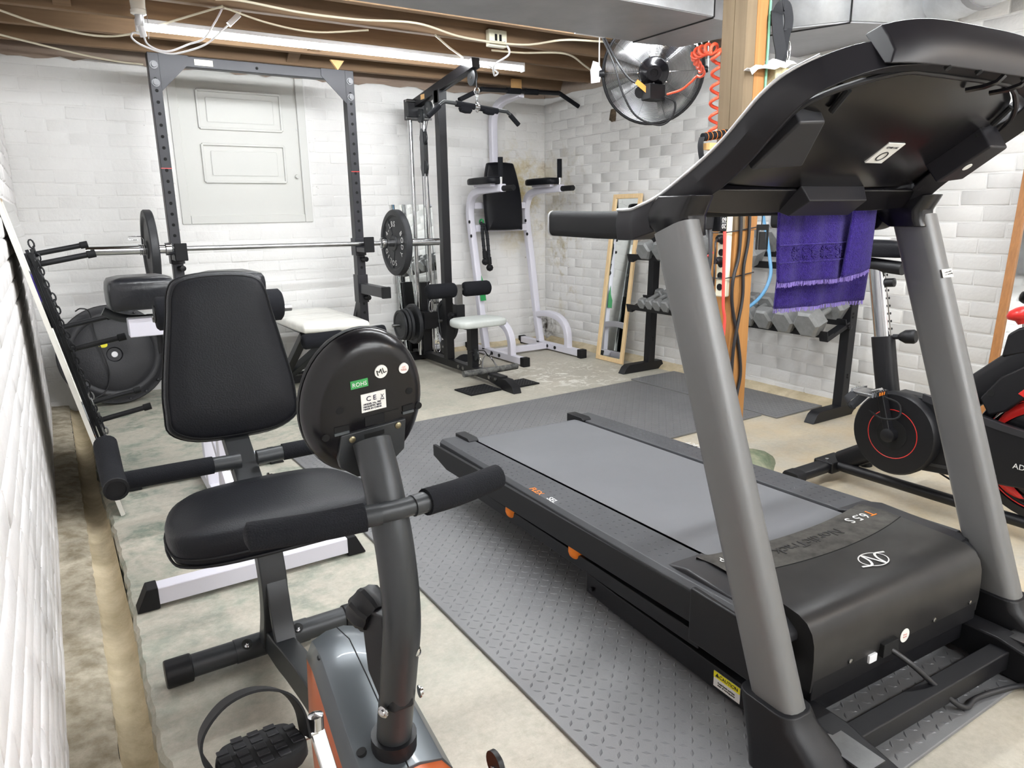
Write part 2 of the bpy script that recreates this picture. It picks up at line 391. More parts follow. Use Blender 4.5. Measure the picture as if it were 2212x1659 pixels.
    def loft(s, rings, caps=True):
        m = len(rings[0]); vs = [p for r_ in rings for p in r_]; fs = []
        for i in range(len(rings)-1):
            for a in range(m):
                b_ = (a+1) % m; fs.append((i*m+a, i*m+b_, (i+1)*m+b_, (i+1)*m+a))
        if caps:
            fs.append(tuple(range(m-1, -1, -1))); fs.append(tuple((len(rings)-1)*m+a for a in range(m)))
        return s.add(vs, fs)
    def grid(s, P):
        n, m = len(P), len(P[0]); vs = [p for r_ in P for p in r_]
        return s.add(vs, [(i*m+j, i*m+j+1, (i+1)*m+j+1, (i+1)*m+j) for i in range(n-1) for j in range(m-1)])
    def mesh(s, name, smooth=38):
        me = bpy.data.meshes.new(name); me.from_pydata([tuple(q) for q in s.v], [], s.f)
        bm = bmesh.new(); bm.from_mesh(me); bmesh.ops.recalc_face_normals(bm, faces=bm.faces[:]); bm.to_mesh(me); bm.free()
        if smooth:
            me.polygons.foreach_set('use_smooth', [True]*len(me.polygons)); me.set_sharp_from_angle(angle=R(smooth))
        return me
    def build(s, name, material, parent=None, bevel=0.0, segs=2, smooth=38, world=True, label=None, kind=None, solid=0.0, sub=0):
        me = s.mesh(name, smooth); me.materials.append(M[material])
        return put(name, me, parent, bevel, segs, world, label, kind, solid, sub)
WM = {}
def put(name, me, parent=None, bevel=0.0, segs=2, world=True, label=None, kind=None, solid=0.0, sub=0):
    o = bpy.data.objects.new(name, me); COL.objects.link(o)
    if parent is not None:
        o.parent = parent
        if world: o.matrix_parent_inverse = WM[parent].inverted(); WM[o] = Matrix.Identity(4)
        else: WM[o] = WM[parent].copy()
    else: WM[o] = Matrix.Identity(4)
    if solid:
        md = o.modifiers.new('solid', 'SOLIDIFY'); md.thickness = solid; md.offset = 0
    if sub:
        md = o.modifiers.new('sub', 'SUBSURF'); md.levels = sub; md.render_levels = sub
    if bevel:
        md = o.modifiers.new('bevel', 'BEVEL'); md.width = bevel; md.segments = segs; md.limit_method = 'ANGLE'; md.angle_limit = R(35); md.harden_normals = True
    if label: o['label'] = label
    if kind: o['kind'] = kind
    return o
def thing(name, label, cat, loc=(0, 0, 0), rotz=0.0, group=None):
    o = bpy.data.objects.new(name, None); COL.objects.link(o); o.location = loc; o.rotation_euler = (0, 0, rotz)
    o.empty_display_size = 0.05
    o['label'] = label; o['category'] = cat
    if group: o['group'] = group
    WM[o] = Matrix.Translation(V(loc)) @ Matrix.Rotation(rotz, 4, 'Z')
    return o
def tag(o, label, cat, group=None):
    o['label'] = label; o['category'] = cat
    if group: o['group'] = group
    return o
def recenter(o):
    """move the origin of a one-mesh thing to its base"""
    me = o.data; n = len(me.vertices); co = np.empty(n*3); me.vertices.foreach_get('co', co); co = co.reshape(-1, 3)
    c = np.array([(co[:, 0].min()+co[:, 0].max())/2, (co[:, 1].min()+co[:, 1].max())/2, co[:, 2].min()])
    me.vertices.foreach_set('co', (co-c).ravel()); o.location = c; WM[o] = Matrix.Translation(V(c)); return o
def dup(root, loc, rotz=None, label=None, group=None):
    r = root.copy(); COL.objects.link(r); r.location = loc
    if rotz is not None: r.rotation_euler = (0, 0, rotz)
    if label: r['label'] = label
    if group: r['group'] = group
    WM[r] = Matrix.Translation(V(loc)) @ Matrix.Rotation(r.rotation_euler.z, 4, 'Z')
    def kids(a, b_):
        for ch in [q for q in a.children]:
            c = ch.copy(); COL.objects.link(c); c.parent = b_; WM[c] = WM[b_]; kids(ch, c)
    kids(root, r)
    return r
def text(name, s_, size, o, right, up, material, parent, world=True, align='CENTER', ext=0.0004, squash=1.0):
    cu = bpy.data.curves.new(name, 'FONT'); cu.body = s_; cu.size = size; cu.align_x = align; cu.align_y = 'CENTER'; cu.extrude = ext; cu.resolution_u = 3
    to = bpy.data.objects.new(name+'_tmp', cu); COL.objects.link(to)
    dg = bpy.context.evaluated_depsgraph_get(); me = bpy.data.meshes.new_from_object(to.evaluated_get(dg)); me.name = name
    bpy.data.objects.remove(to); bpy.data.curves.remove(cu)
    r_, u_ = V(right).normalized(), V(up).normalized(); u_ = (u_-r_*u_.dot(r_)).normalized(); n_ = r_.cross(u_)
    mt = Matrix((r_*squash, u_, n_)).transposed().to_4x4(); mt.translation = V(o)
    me.transform(mt); me.materials.clear(); me.materials.append(M[material])
    return put(name, me, parent, world=world)
def grp(objs, g):
    for o in objs: o['group'] = g
# ================================================================== THE ROOM
XL, XR, YB, YF, ZT, ZC = -0.12, 3.72, 5.25, -2.6, 2.07, 2.28
def struct(o): o['kind'] = 'structure'; return o
# ---- floor slab with a ragged edge at the drain channel
def make_floor():
    rnd = random.Random(3); g = G()
    ys = [YF+i*0.03 for i in range(int((YB-YF)/0.03)+1)]+[YB]
    ed = [0.056+0.006*math.sin(y*3.1)+rnd.uniform(-0.004, 0.004)+(0.012 if 1.42 < y < 1.5 else 0) for y in ys]
    P = [[(e, y, -0.10) for e, y in zip(ed, ys)], [(e+0.002, y, -0.012) for e, y in zip(ed, ys)], [(e+0.012, y, 0.0) for e, y in zip(ed, ys)], [(XR+0.1, y, 0.0) for y in ys]]
    g.grid(P)
    fl = struct(g.build('floor', 'concrete', smooth=30))
    # drain channel: rough silt ledge beside the wall, smooth half-round gutter beside the slab
    g = G(); P = []
    prof = [(XL-0.01, -0.018), (XL+0.03, -0.022), (XL+0.075, -0.024), (XL+0.1, -0.032)]
    for x, z in prof: P.append([(x+rnd.uniform(-.002, .002), y, z+rnd.uniform(-.003, .003)) for y in ys])
    g.grid(P); g.build('silt_ledge', 'silt_rough', fl, smooth=60)
    g = G(); P = []
    for i in range(9):
        a = PI*i/8; P.append([(0.02-0.042*math.cos(a)+(0.004*math.sin(y*1.7)), y, -0.032-0.040*math.sin(a)) for y in ys])
    g.grid(P); g.build('gutter', 'silt', fl, smooth=60)
    return fl
floor = make_floor()

# ---- painted brick walls
BL, BH, BJ = 0.215, 0.0745, 0.009
def brick_mesh(depth, seed):
    rnd = random.Random(seed); g = G(); j = lambda a: rnd.uniform(-a, a)
    w2, h2 = (BL-BJ)/2, (BH-BJ)/2
    r0 = [(-w2-.004, -0.004, -h2-.003), (w2+.004, -0.004, -h2-.003), (w2+.004, -0.004, h2+.003), (-w2-.004, -0.004, h2+.003)]
    r1 = [(x+j(.004), depth*0.55, z+j(.003)) for x, z in ((-w2, -h2), (w2, -h2), (w2, h2), (-w2, h2))]
    r2 = [(x*0.955+j(.004), depth+j(.0003), z*0.80+j(.002)) for x, z in ((-w2, -h2), (w2, -h2), (w2, h2), (-w2, h2))]
    g.loft([r0, r1, r2]); g.f = [q for q in g.f if not set(q[:4]) <= {0, 1, 2, 3}]
    return g.mesh('brick', 50)
def brick_wall(wall, origin, ux, nrm, length, height, matname, depth, seed, holes=(), z0=0.0, limit=300):
    ux, nrm, origin = V(ux), V(nrm), V(origin)
    rot = Matrix((ux, nrm, V((0, 0, 1)))).transposed()
    if rot.determinant() < 0: rot = Matrix((-ux, nrm, V((0, 0, 1)))).transposed()
    meshes = [brick_mesh(depth*f, seed+i) for i, f in enumerate((1, .85, 1.1, .7, 1, .95, 1.2))]
    for me in meshes: me.materials.append(M[matname])
    rnd = random.Random(seed); cells = []
    nr = int(height/BH)
    for r_ in range(nr):
        z = z0+(r_+0.5)*BH; off = (r_ % 2)*BL/2; x = -off
        while x < length-0.02:
            a, b_ = max(x, 0), min(x+BL, length); x += BL
            if b_-a < 0.03: continue
            segs = [(a, b_)]
            for (ha, hb, hz0, hz1) in holes:
                if hz0 < z < hz1:
                    ns = []
                    for (p, q) in segs:
                        if q <= ha or p >= hb: ns.append((p, q)); continue
                        if p < ha: ns.append((p, ha))
                        if q > hb: ns.append((hb, q))
                    segs = ns
            for p, q in segs:
                if q-p > 0.03: cells.append(((p+q)/2, z, (q-p)/BL, rnd.randrange(7)))
    sc_ = []
    for i, (u, z, s_, k) in enumerate(cells):
        p = origin+ux*u+V((0, 0, z)); pr = project(p); a = 0
        if pr and -60 < pr[0] < 2270 and -60 < pr[1] < 1720:
            d = (V((0, 0, CAM_H))-p); a = abs(d.normalized().dot(nrm))/d.length**2*s_
        sc_.append((-a, i))
    sc_.sort(); top = {i for a, i in sc_[:limit] if a < 0}; rest = G()
    for i, (u, z, s_, k) in enumerate(cells):
        p = origin+ux*u+V((0, 0, z)); mt = rot.to_4x4(); mt.translation = p
        fs = (s_*BL-BJ)/(BL-BJ) if s_ < 0.98 else 1.0
        mt = mt @ Matrix.Diagonal((max(fs, 0.1), 1, 1, 1))
        me = meshes[k]
        if i in top:
            o = bpy.data.objects.new('brick', me); COL.objects.link(o); o.parent = wall; o.matrix_basis = mt; WM[o] = mt
        else: rest.add([mt @ q.co for q in me.vertices], [tuple(pl.vertices) for pl in me.polygons])
    if rest.v: rest.build('brick_field', matname, wall, smooth=50, kind='stuff')

wl = struct(G().bb((XL-0.12, YF-0.1, -0.12), (XL, YB+0.1, ZT)).build('wall_left', 'left_paint'))
brick_wall(wl, (XL, YF, 0), (0, 1, 0), (1, 0, 0), YB-YF, ZT, 'left_paint', 0.0065, 11, z0=-0.05)
DX0, DX1, DZ0, DZ1 = 0.80, 1.635, 1.105, 2.06
gb = G().bb((XL-.1, YB, -0.12), (DX0, YB+0.12, ZT)).bb((DX1, YB, -0.12), (XR+.1, YB+0.12, ZT)).bb((DX0, YB, -0.12), (DX1, YB+0.12, DZ0)).bb((DX0, YB+0.1, DZ0), (DX1, YB+0.12, ZT))
wb = struct(gb.build('wall_back', 'wall_paint'))
brick_wall(wb, (XL, YB, 0), (1, 0, 0), (0, -1, 0), XR-XL, ZT, 'wall_paint', 0.0022, 21, holes=[(DX0-XL-.03, DX1-XL+.03, DZ0-.03, 9)])
wr = struct(G().bb((XR, YF-0.1, -0.12), (XR+0.12, YB+0.1, ZT)).build('wall_right', 'wall_paint'))
brick_wall(wr, (XR, YF, 0), (0, 1, 0), (-1, 0, 0), YB-YF, ZT, 'wall_paint', 0.0042, 31)
wf = struct(G().bb((XL-.1, YF-0.12, -0.12), (XR+.1, YF, ZT)).build('wall_front', 'wall_paint'))
# holes knocked in the plaster of the right wall
for (y, z, s_) in ((4.36, 1.83, 0.055), (4.05, 1.84, 0.045)):
    rnd = random.Random(int(y*100)); g = G()
    ring = [(XR-0.0035, y+s_*.8*math.cos(2*PI*i/11)*rnd.uniform(.6, 1.2), z+s_*math.sin(2*PI*i/11)*rnd.uniform(.6, 1.25)) for i in range(11)]
    cen = (XR-0.004, y, z); g.add(ring+[cen], [(i, (i+1) % 11, 11) for i in range(11)])
    M.get('chip') or mat('chip', hexc(120, 104, 84), 0.9, col2=hexc(70, 58, 46), vscale=40, bump=0.8, bscale=60)
    g.build('chipped_hole', 'chip', wr)
# low concrete curb at the foot of the right and back walls
cg = G(); rnd = random.Random(5); ys = [0.6+i*0.12 for i in range(39)]
P = [[(XR-0.07+rnd.uniform(-.012, .012), y, 0.0) for y in ys], [(XR-0.06+rnd.uniform(-.006, .006), y, 0.022) for y in ys], [(XR-0.012, y, 0.04+rnd.uniform(-.005, .008)) for y in ys], [(XR, y, 0.045) for y in ys]]
cg.grid(P); struct(cg.build('baseboard_right', 'silt', smooth=60))
cg = G(); xs = [1.9+i*0.12 for i in range(16)]
P = [[(x, YB-0.05+rnd.uniform(-.012, .012), 0.0) for x in xs], [(x, YB-0.04, 0.02) for x in xs], [(x, YB, 0.035+rnd.uniform(-.005, .008)) for x in xs]]
cg.grid(P); struct(cg.build('baseboard_back', 'silt', smooth=60))

# ---- small panelled door set high in the back wall
def make_door():
    yd = YB+0.012
    g = G().bb((DX0+.03, yd, DZ0+.03), (DX1-.03, yd+0.04, ZT-0.005)); d = struct(g.build('door_1', 'door_paint', bevel=0.002))
    fr = G().bb((DX0-.02, YB-0.010, DZ0-.02), (DX0+.035, YB+.05, ZT)).bb((DX1-.035, YB-0.010, DZ0-.02), (DX1+.02, YB+.05, ZT)).bb((DX0+.036, YB-0.010, DZ0-.02), (DX1-.036, YB+.05, DZ0+.035))
    fr.build('door_frame', 'door_paint', d, bevel=0.004)
    for (x0, x1, z0, z1) in ((0.955, 1.49, 1.70, 1.935), (0.955, 1.49, 1.36, 1.60)):
        m = G()
        for a, b_ in (((x0, z0), (x1, z0)), ((x1, z0), (x1, z1)), ((x1, z1), (x0, z1)), ((x0, z1), (x0, z0))):
            m.beam((a[0], yd-.004, a[1]), (b_[0], yd-.004, b_[1]), 0.016, 0.022, up=(0, 1, 0))
        m.build('panel_moulding', 'door_paint', d, bevel=0.004)
        G().bb((x0+.05, yd-.010, z0+.04), (x1-.05, yd+.002, z1-.04)).build('raised_panel', 'door_paint', d, bevel=0.008, segs=1)
    G().lathe([(0.006, 0), (0.008, .012), (0.014, .018), (0.012, .026), (0.0, .028)], (1.565, yd, 1.40), (0, -1, 0), 14).build('knob', 'door_paint', d)
    for z in (1.28, 1.82): G().bb((DX0+.028, yd-.008, z), (DX0+.042, yd, z+.12)).build('hinge', 'door_paint', d, bevel=.002)
    h = G().bb((1.59, yd-.006, 1.715), (1.625, yd, 1.722)); h.build('latch_hook', 'steel', d)
make_door()

# ---- ceiling: dark subfloor, joists, bridging
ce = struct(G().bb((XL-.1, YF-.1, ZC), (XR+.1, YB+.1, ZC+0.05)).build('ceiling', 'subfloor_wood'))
JB = 2.09
JY = [5.0, 4.61, 4.22, 3.83, 3.45, 3.10]+[2.28-0.39*i for i in range(13)]
for y in JY:
    if y < YF: continue
    G().bb((XL-.05, y, JB), (XR+.05, y+0.046, ZC)).build('joist', 'joist_wood', ce, bevel=0.003)
def sill(name, a, b_, seed):
    rnd = random.Random(seed); a, b_ = V(a), V(b_); n = 60; g = G(); rows = [[], [], [], []]
    inw = V((-(b_-a).y, (b_-a).x, 0)).normalized()
    for i in range(n+1):
        p = a.lerp(b_, i/n)
        rows[0].append(p+inw*(0.004+rnd.uniform(0, .012))+V((0, 0, -0.02+rnd.uniform(-.014, .01))))
        rows[1].append(p+inw*(0.010+rnd.uniform(0, .010))+V((0, 0, 0.015+rnd.uniform(-.006, .006))))
        rows[2].append(p+inw*(0.004+rnd.uniform(0, .006))+V((0, 0, 0.05)))
        rows[3].append(p+inw*(-0.05)+V((0, 0, 0.21)))
    g.grid(rows); return struct(g.build(name, 'sill_wood', smooth=30))
sill('trim_1', (XR+.05, YB, 2.075), (XL-.05, YB, 2.075), 1)
sill('trim_2', (XR, YF, 2.075), (XR, YB, 2.075), 2)
sill('trim_3', (XL, YB, 2.075), (XL, YF, 2.075), 3)
# crossed bridging boards between the joists
for (x, y0, hi) in ((1.62, 3.83, 1), (1.80, 3.45, 1), (1.52, 4.22, 0), (1.50, 4.61, 0), (1.66, 4.61, 1), (3.2, 4.61, 1), (2.05, 4.22, 1), (0.2, 3.83, 0)):
    za, zb = (2.11, 2.25) if hi else (2.25, 2.11)
    G().beam((x, y0+.046, za), (x+.02, y0+.39, zb), 0.075, 0.018).build('bridging_board', 'joist_wood', ce, bevel=.002)
G().prism([(0, 0), (.09, 0), (.045, -.06)], (1.70, 4.77, 2.10), (1, 0, 0), (0, 0, 1), (0, .02, 0)).build('bridging_board', 'wood_peg', ce)
G().bb((3.22, 4.98, 2.035), (3.31, 4.999, 2.14)).build('bridging_board', 'wood_peg', ce, bevel=.002)

# ---- LED tube lamps
def led_tube(x0, x1, y, zt, label, glow='tube_glow'):
    t = thing('led_tube_lamp', label, 'lamp', ((x0+x1)/2, y, zt-0.055), 0, 'LED tube lamps under the joists')
    G().bb((x0, y-.019, zt-.022), (x1, y+.019, zt)).build('housing', 'white_plastic', t, bevel=.003)
    g = G(); sec = [(-.016, 0), (-.017, -.012), (-.012, -.026), (0, -.031), (.012, -.026), (.017, -.012), (.016, 0)]
    g.prism(sec, (x0+.012, y, zt-.022), (0, 1, 0), (0, 0, 1), (x1-x0-.024, 0, 0)).build('diffuser', glow, t)
    for x in (x0-.006, x1-.006): G().bb((x, y-.02, zt-.056), (x+.012, y+.02, zt+.001)).build('end_cap', 'white_plastic', t, bevel=.003)
    return t
led_tube(0.53, 2.83, 4.243, 2.09, 'bright LED tube lamp fixed under a joist above the squat rack', 'far_tube_glow')
led_tube(0.2, 2.0, 2.303, 2.09, 'LED tube lamp fixed under a joist over the exercise bike')  # out of view, added to brighten the left floor and far mats
led_tube(0.9, 3.3, 3.124, 2.09, 'LED tube lamp fixed under the joist just beyond the flat duct', 'far_tube_glow')  # hidden by the duct, added to brighten the rear corner and far mats
led_tube(0.75, 3.05, 1.15, 2.09, 'LED tube lamp between the joists above the treadmill')
led_tube(1.0, 3.3, -0.9, 2.09, 'LED tube lamp under the joists behind the viewer')
led_tube(0.6, 2.9, -2.1, 2.09, 'LED tube lamp under the joists beside the front wall')
bl = thing('bare_bulb_lamp', 'warm bare bulb in a porcelain holder on the joists behind the treadmill', 'lamp', (3.1, -0.55, 1.93))
G().lathe([(.055, .16), (.055, .145), (.03, .13), (.022, .09), (.02, .075), (0, .075)], (3.1, -0.55, 1.93), (0, 0, 1), 20).build('holder', 'porcelain', bl)
G().lathe([(.012, .09), (.016, .075), (.03, .045), (.03, .025), (.018, .006), (0.001, 0)], (3.1, -0.55, 1.93), (0, 0, 1), 16).build('bulb', 'bulb_glow', bl)

# ---- galvanised ducts
def seam(g, a, b_, r=0.004): g.tube([a, b_], r, 6)
d1 = thing('air_duct', 'long flat galvanised duct running under the joists to the wooden post', 'duct', (1.9, 2.77, 1.98))
g = G().bb((-.1, 2.5, 1.98), (2.72, 3.04, 2.27)); g.build('duct_body', 'galv_dark', d1, bevel=.003)
G().bb((-.1, 2.494, 1.984), (2.72, 2.4995, 2.27)).build('lit_side', 'galv', d1)  # paler skin: the light on the duct's near side is in its colour
s_ = G(); seam(s_, (2.72, 2.498, 1.978), (2.72, 3.04, 1.978)); seam(s_, (2.72, 2.494, 1.98), (2.72, 2.494, 2.27)); s_.build('seam', 'seam_black', d1)
G().bb((2.52, 2.49, 2.06), (2.60, 2.4942, 2.12)).build('patch_plate', 'galv_dark', d1)
el = thing('duct_elbow', 'galvanised duct elbow just behind the wooden post', 'duct', (2.9, 2.75, 1.98))
g = G(); pts = [(2.722+.35*math.sin(a), 2.5+.04*(1-math.cos(a))) for a in [R(i*10) for i in range(10)]]
poly = [(2.722, 3.04)]+[(2.722, 2.5), (2.86, 2.50), (2.98, 2.54), (3.06, 2.62), (3.07, 2.70), (3.02, 3.0)]
g.prism([(x, y) for x, y in poly], (0, 0, 1.975), (1, 0, 0), (0, 1, 0), (0, 0, .29)); g.build('duct_body', 'galv_dark', el, bevel=.004)
tr = thing('trunk_duct', 'wide galvanised trunk duct meeting the right wall above the purple towel', 'duct', (3.4, 2.4, 1.95))
g = G(); g.prism([(3.08, 2.42), (3.26, 2.17), (3.715, 2.0), (3.715, 2.78), (3.40, 2.78), (3.08, 2.62)], (0, 0, 1.95), (1, 0, 0), (0, 1, 0), (0, 0, .31)); g.build('duct_body', 'galv_dark', tr, bevel=.003)
g = G()
for (a, b_) in (((3.075, 2.415), (3.255, 2.163)), ((3.255, 2.163), (3.71, 1.993))):
    d = V((b_[0]-a[0], b_[1]-a[1], 0)); n_ = V((d.y, -d.x, 0)).normalized()*0.003
    g.add([(a[0], a[1], 1.957), (b_[0], b_[1], 1.957), (b_[0], b_[1], 2.27), (a[0], a[1], 2.27)], [(0, 1, 2, 3)])
g.build('lit_side', 'galv', tr, solid=.003)  # paler skin again, brightness of the lit faces painted in
s_ = G(); seam(s_, (3.255, 2.16, 1.948), (3.07, 2.66, 1.948)); seam(s_, (3.255, 2.16, 1.95), (3.255, 2.16, 2.27)); s_.build('seam', 'seam_black', tr)
rd = thing('round_duct', 'ribbed round galvanised duct at the top right above the treadmill console', 'duct', (3.4, 1.5, 1.96))
rp = catmull([(3.70, 1.98, 2.06), (3.55, 1.72, 2.06), (3.35, 1.45, 2.05), (3.12, 1.05, 2.06), (2.95, 0.75, 2.08)], 7)
g = G(); g.tube(rp, [0.105 if i % 3 else 0.109 for i in range(len(rp))], 24); g.build('duct_body', 'galv', rd)
for i in (6, 13, 20): G().tube([rp[i], rp[i+1]], 0.112, 24).build('band', 'galv_dark', rd)
G().bb((2.36, 3.055, 1.985), (2.55, 3.075, 2.08)).build('cover_plate', 'white_plastic', bevel=.003)
o = bpy.data.objects['cover_plate']; tag(recenter(o), 'small white cover plate hanging behind the flat duct by the fan', 'plate')

# ---- wiring on the joists
def cable(name, pts, r, m, label, smooth=8, cat='cable', group=None):
    o = G().tube(catmull(pts, smooth), r, 8).build(name, m, smooth=80); return tag(recenter(o), label, cat, group)
WG = 'old cables stapled along the joists'
cable('cable', [(-.1, 4.25, 2.085), (-.03, 4.29, 2.07), (.134, 4.42, 2.055), (.36, 4.50, 2.045), (.52, 4.40, 2.05), (.68, 4.12, 2.07), (.85, 3.8, 2.086)], .0055, 'cable_cream', 'cream cable sagging from the left wall past the lamp cord', group=WG)
cable('cable', [(-.1, 4.85, 2.085), (.03, 4.93, 2.075), (.34, 5.12, 2.06), (.52, 5.2, 2.055), (.66, 5.222, 2.055)], .0055, 'cable_cream', 'cream cable drooping to the back wall left of the squat rack', group=WG)
cable('cable', [(.80, 3.70, 2.086), (.9, 3.66, 2.084), (1.19, 3.70, 2.078), (1.48, 3.68, 2.076), (1.76, 3.62, 2.08), (2.12, 3.76, 2.077), (2.49, 3.73, 2.072), (2.65, 3.54, 2.078), (2.9, 3.48, 2.082)], .006, 'cable_cream', 'long cream cable looping along the joist towards the fan', group=WG)
cable('cable', [(.86, 3.82, 2.086), (1.1, 3.94, 2.07), (1.35, 3.98, 2.065), (1.6, 3.87, 2.08)], .005, 'cable_cream', 'thin cream cable sagging behind the inline cord switch', group=WG)
cable('cable', [(1.97, 3.82, 2.085), (2.15, 4.0, 2.075), (2.33, 4.17, 2.07), (2.36, 4.24, 2.08)], .006, 'cable_cream', 'cream cable running down to the right end of the LED tube', group=WG)
cable('cable', [(2.40, 3.93, 2.07), (2.6, 3.9, 2.07), (2.87, 3.83, 2.078), (3.2, 4.05, 2.075), (3.58, 4.33, 2.06)], .006, 'cable_cream', 'cream cable from the outlet box to the right wall', group=WG)
ob = thing('outlet_box', 'cream junction outlet box on the joist above the pull-down machine', 'outlet', (2.36, 3.86, 2.04))
G().bb((2.30, 3.79, 2.06), (2.42, 3.83, 2.15)).build('box', 'cream_plastic', ob, bevel=.004)
for x in (2.345, 2.375): G().bb((x-.008, 3.788, 2.09), (x+.008, 3.7895, 2.125)).build('socket', 'dark_hole', ob)
cable('power_lead', [(2.4, 3.78, 2.09), (2.44, 3.80, 2.03), (2.40, 3.9, 1.985), (2.47, 4.02, 1.95), (2.54, 4.1, 1.99), (2.50, 4.2, 2.055)], .006, 'cable_white', 'short white lead looping below the outlet box', cat='cord')
# porcelain lampholder with plug adapter and corded inline switch
lh = thing('lampholder', 'porcelain ceiling lampholder with a plug adapter in it', 'lampholder', (.53, 4.08, 2.02))
G().lathe([(.06, .15), (.06, .135), (.035, .125), (.032, .075), (.036, .07), (.036, .055), (.026, .05), (0, .05)], (.525, 4.08, 2.02), (0, 0, 1), 22).build('socket', 'porcelain', lh)
G().lathe([(.02, .05), (.019, .0), (.016, -.004), (0, -.004)], (.525, 4.08, 2.025), (0, 0, 1), 16).build('adapter', 'silver_trim', lh)
G().rpath([(.525, 4.08, 2.025), (.535, 4.085, 1.975)], .03, .022, r=.006).build('plug', 'white_plastic', lh)
G().tube([(.555, 4.05, 2.1), (.556, 4.048, 2.0), (.55, 4.05, 1.96)], .0015, 6).build('pull_chain', 'steel', lh)
cable('lamp_cord', [(.535, 4.085, 1.978), (.55, 4.09, 1.945), (.60, 4.1, 1.925), (.654, 4.1, 1.928), (.735, 4.1, 1.965), (.811, 4.1, 2.0), (.87, 4.08, 2.08), (.905, 4.05, 2.14)], .0045, 'cable_white', 'white lamp cord looping up to the joist left of the switch', cat='cord')
cs = thing('switched_cord', 'white cord with a small inline rocker switch hanging over the LED tube', 'cord', (.75, 4.1, 1.92))
G().tube(catmull([(.53, 4.085, 1.985), (.492, 4.09, 1.99), (.484, 4.09, 1.965), (.53, 4.09, 1.935), (.633, 4.09, 1.912), (.72, 4.09, 1.93), (.82, 4.09, 1.975), (.90, 4.09, 2.045), (.94, 4.09, 2.08)], 7), .0045, 8).build('cord', 'cable_white', cs, smooth=80)
G().rpath([(.935, 4.085, 2.075), (.99, 4.085, 2.128)], .026, .02, up=(0, 1, 0), r=.006).build('switch', 'white_plastic', cs)
G().tube(catmull([(.99, 4.085, 2.128), (1.005, 4.085, 2.16), (.995, 4.08, 2.195), (.95, 4.06, 2.21)], 6), .0045, 8).build('cord', 'cable_white', cs, smooth=80)
# ================================================================== RUBBER MATS
def rubber_mat(label, x0, x1, y0, y1, rot=0.0, tread=True, pitch=0.0265, th=0.010):
    cx, cy = (x0+x1)/2, (y0+y1)/2; w2, h2 = (x1-x0)/2, (y1-y0)/2
    t = thing('rubber_mat', label, 'mat', (cx, cy, 0.0005), rot, 'black diamond-tread rubber mats')
    G().bb((-w2, -h2, 0), (w2, h2, th)).build('mat_base', 'mat_rubber', t, bevel=.003, world=False)
    vs, fs = [], []; nx, ny = int(2*w2/pitch)-1, int(2*h2/pitch)-1
    for i in range(nx):
        for j in range(ny):
            x = -w2+pitch*(i+1); y = -h2+pitch*(j+1); a = PI/4 if (i+j) % 2 else -PI/4
            c, s_ = math.cos(a), math.sin(a); L_, W_, H_ = .0125, .0042, .0016; o = len(vs)
            for u, v, z in ((-L_, 0, 0), (0, -W_, 0), (L_, 0, 0), (0, W_, 0), (-L_*.45, 0, H_), (L_*.45, 0, H_)):
                vs.append((x+u*c-v*s_, y+u*s_+v*c, th+z-0.0002))
            fs += [(o, o+1, o+4), (o+1, o+2, o+5), (o+1, o+5, o+4), (o+2, o+3, o+5), (o+3, o, o+4), (o+3, o+4, o+5)]
    me = bpy.data.meshes.new('tread'); me.from_pydata(vs, [], fs); me.materials.append(M['mat_tread'])
    put('tread', me, t, world=False, kind='stuff')
    return t
rubber_mat('black diamond-tread rubber mat lying under the treadmill', 0.815, 2.035, 0.61, 2.435, R(-0.6))
rubber_mat('long grey rubber mat lying beyond the treadmill tail', 0.85, 3.215, 2.45, 3.49, R(1.2))
rubber_mat('grey rubber mat lying under the dumbbell rack', 3.235, 3.645, 2.39, 3.56, R(0.5))

# ================================================================== TREADMILL
TR = thing('treadmill', 'black and silver treadmill with its console and hood towards the viewer', 'treadmill', (1.525, 0.75, 0.0105), R(-3.0))
def tb(g, name, m, parent=None, **k): return g.build(name, m, parent or TR, world=False, **k)
def dz(v): return 0.272-0.052*(v-0.3)/1.4         # top of the slightly inclined deck
V0, V1 = 0.10, 1.735
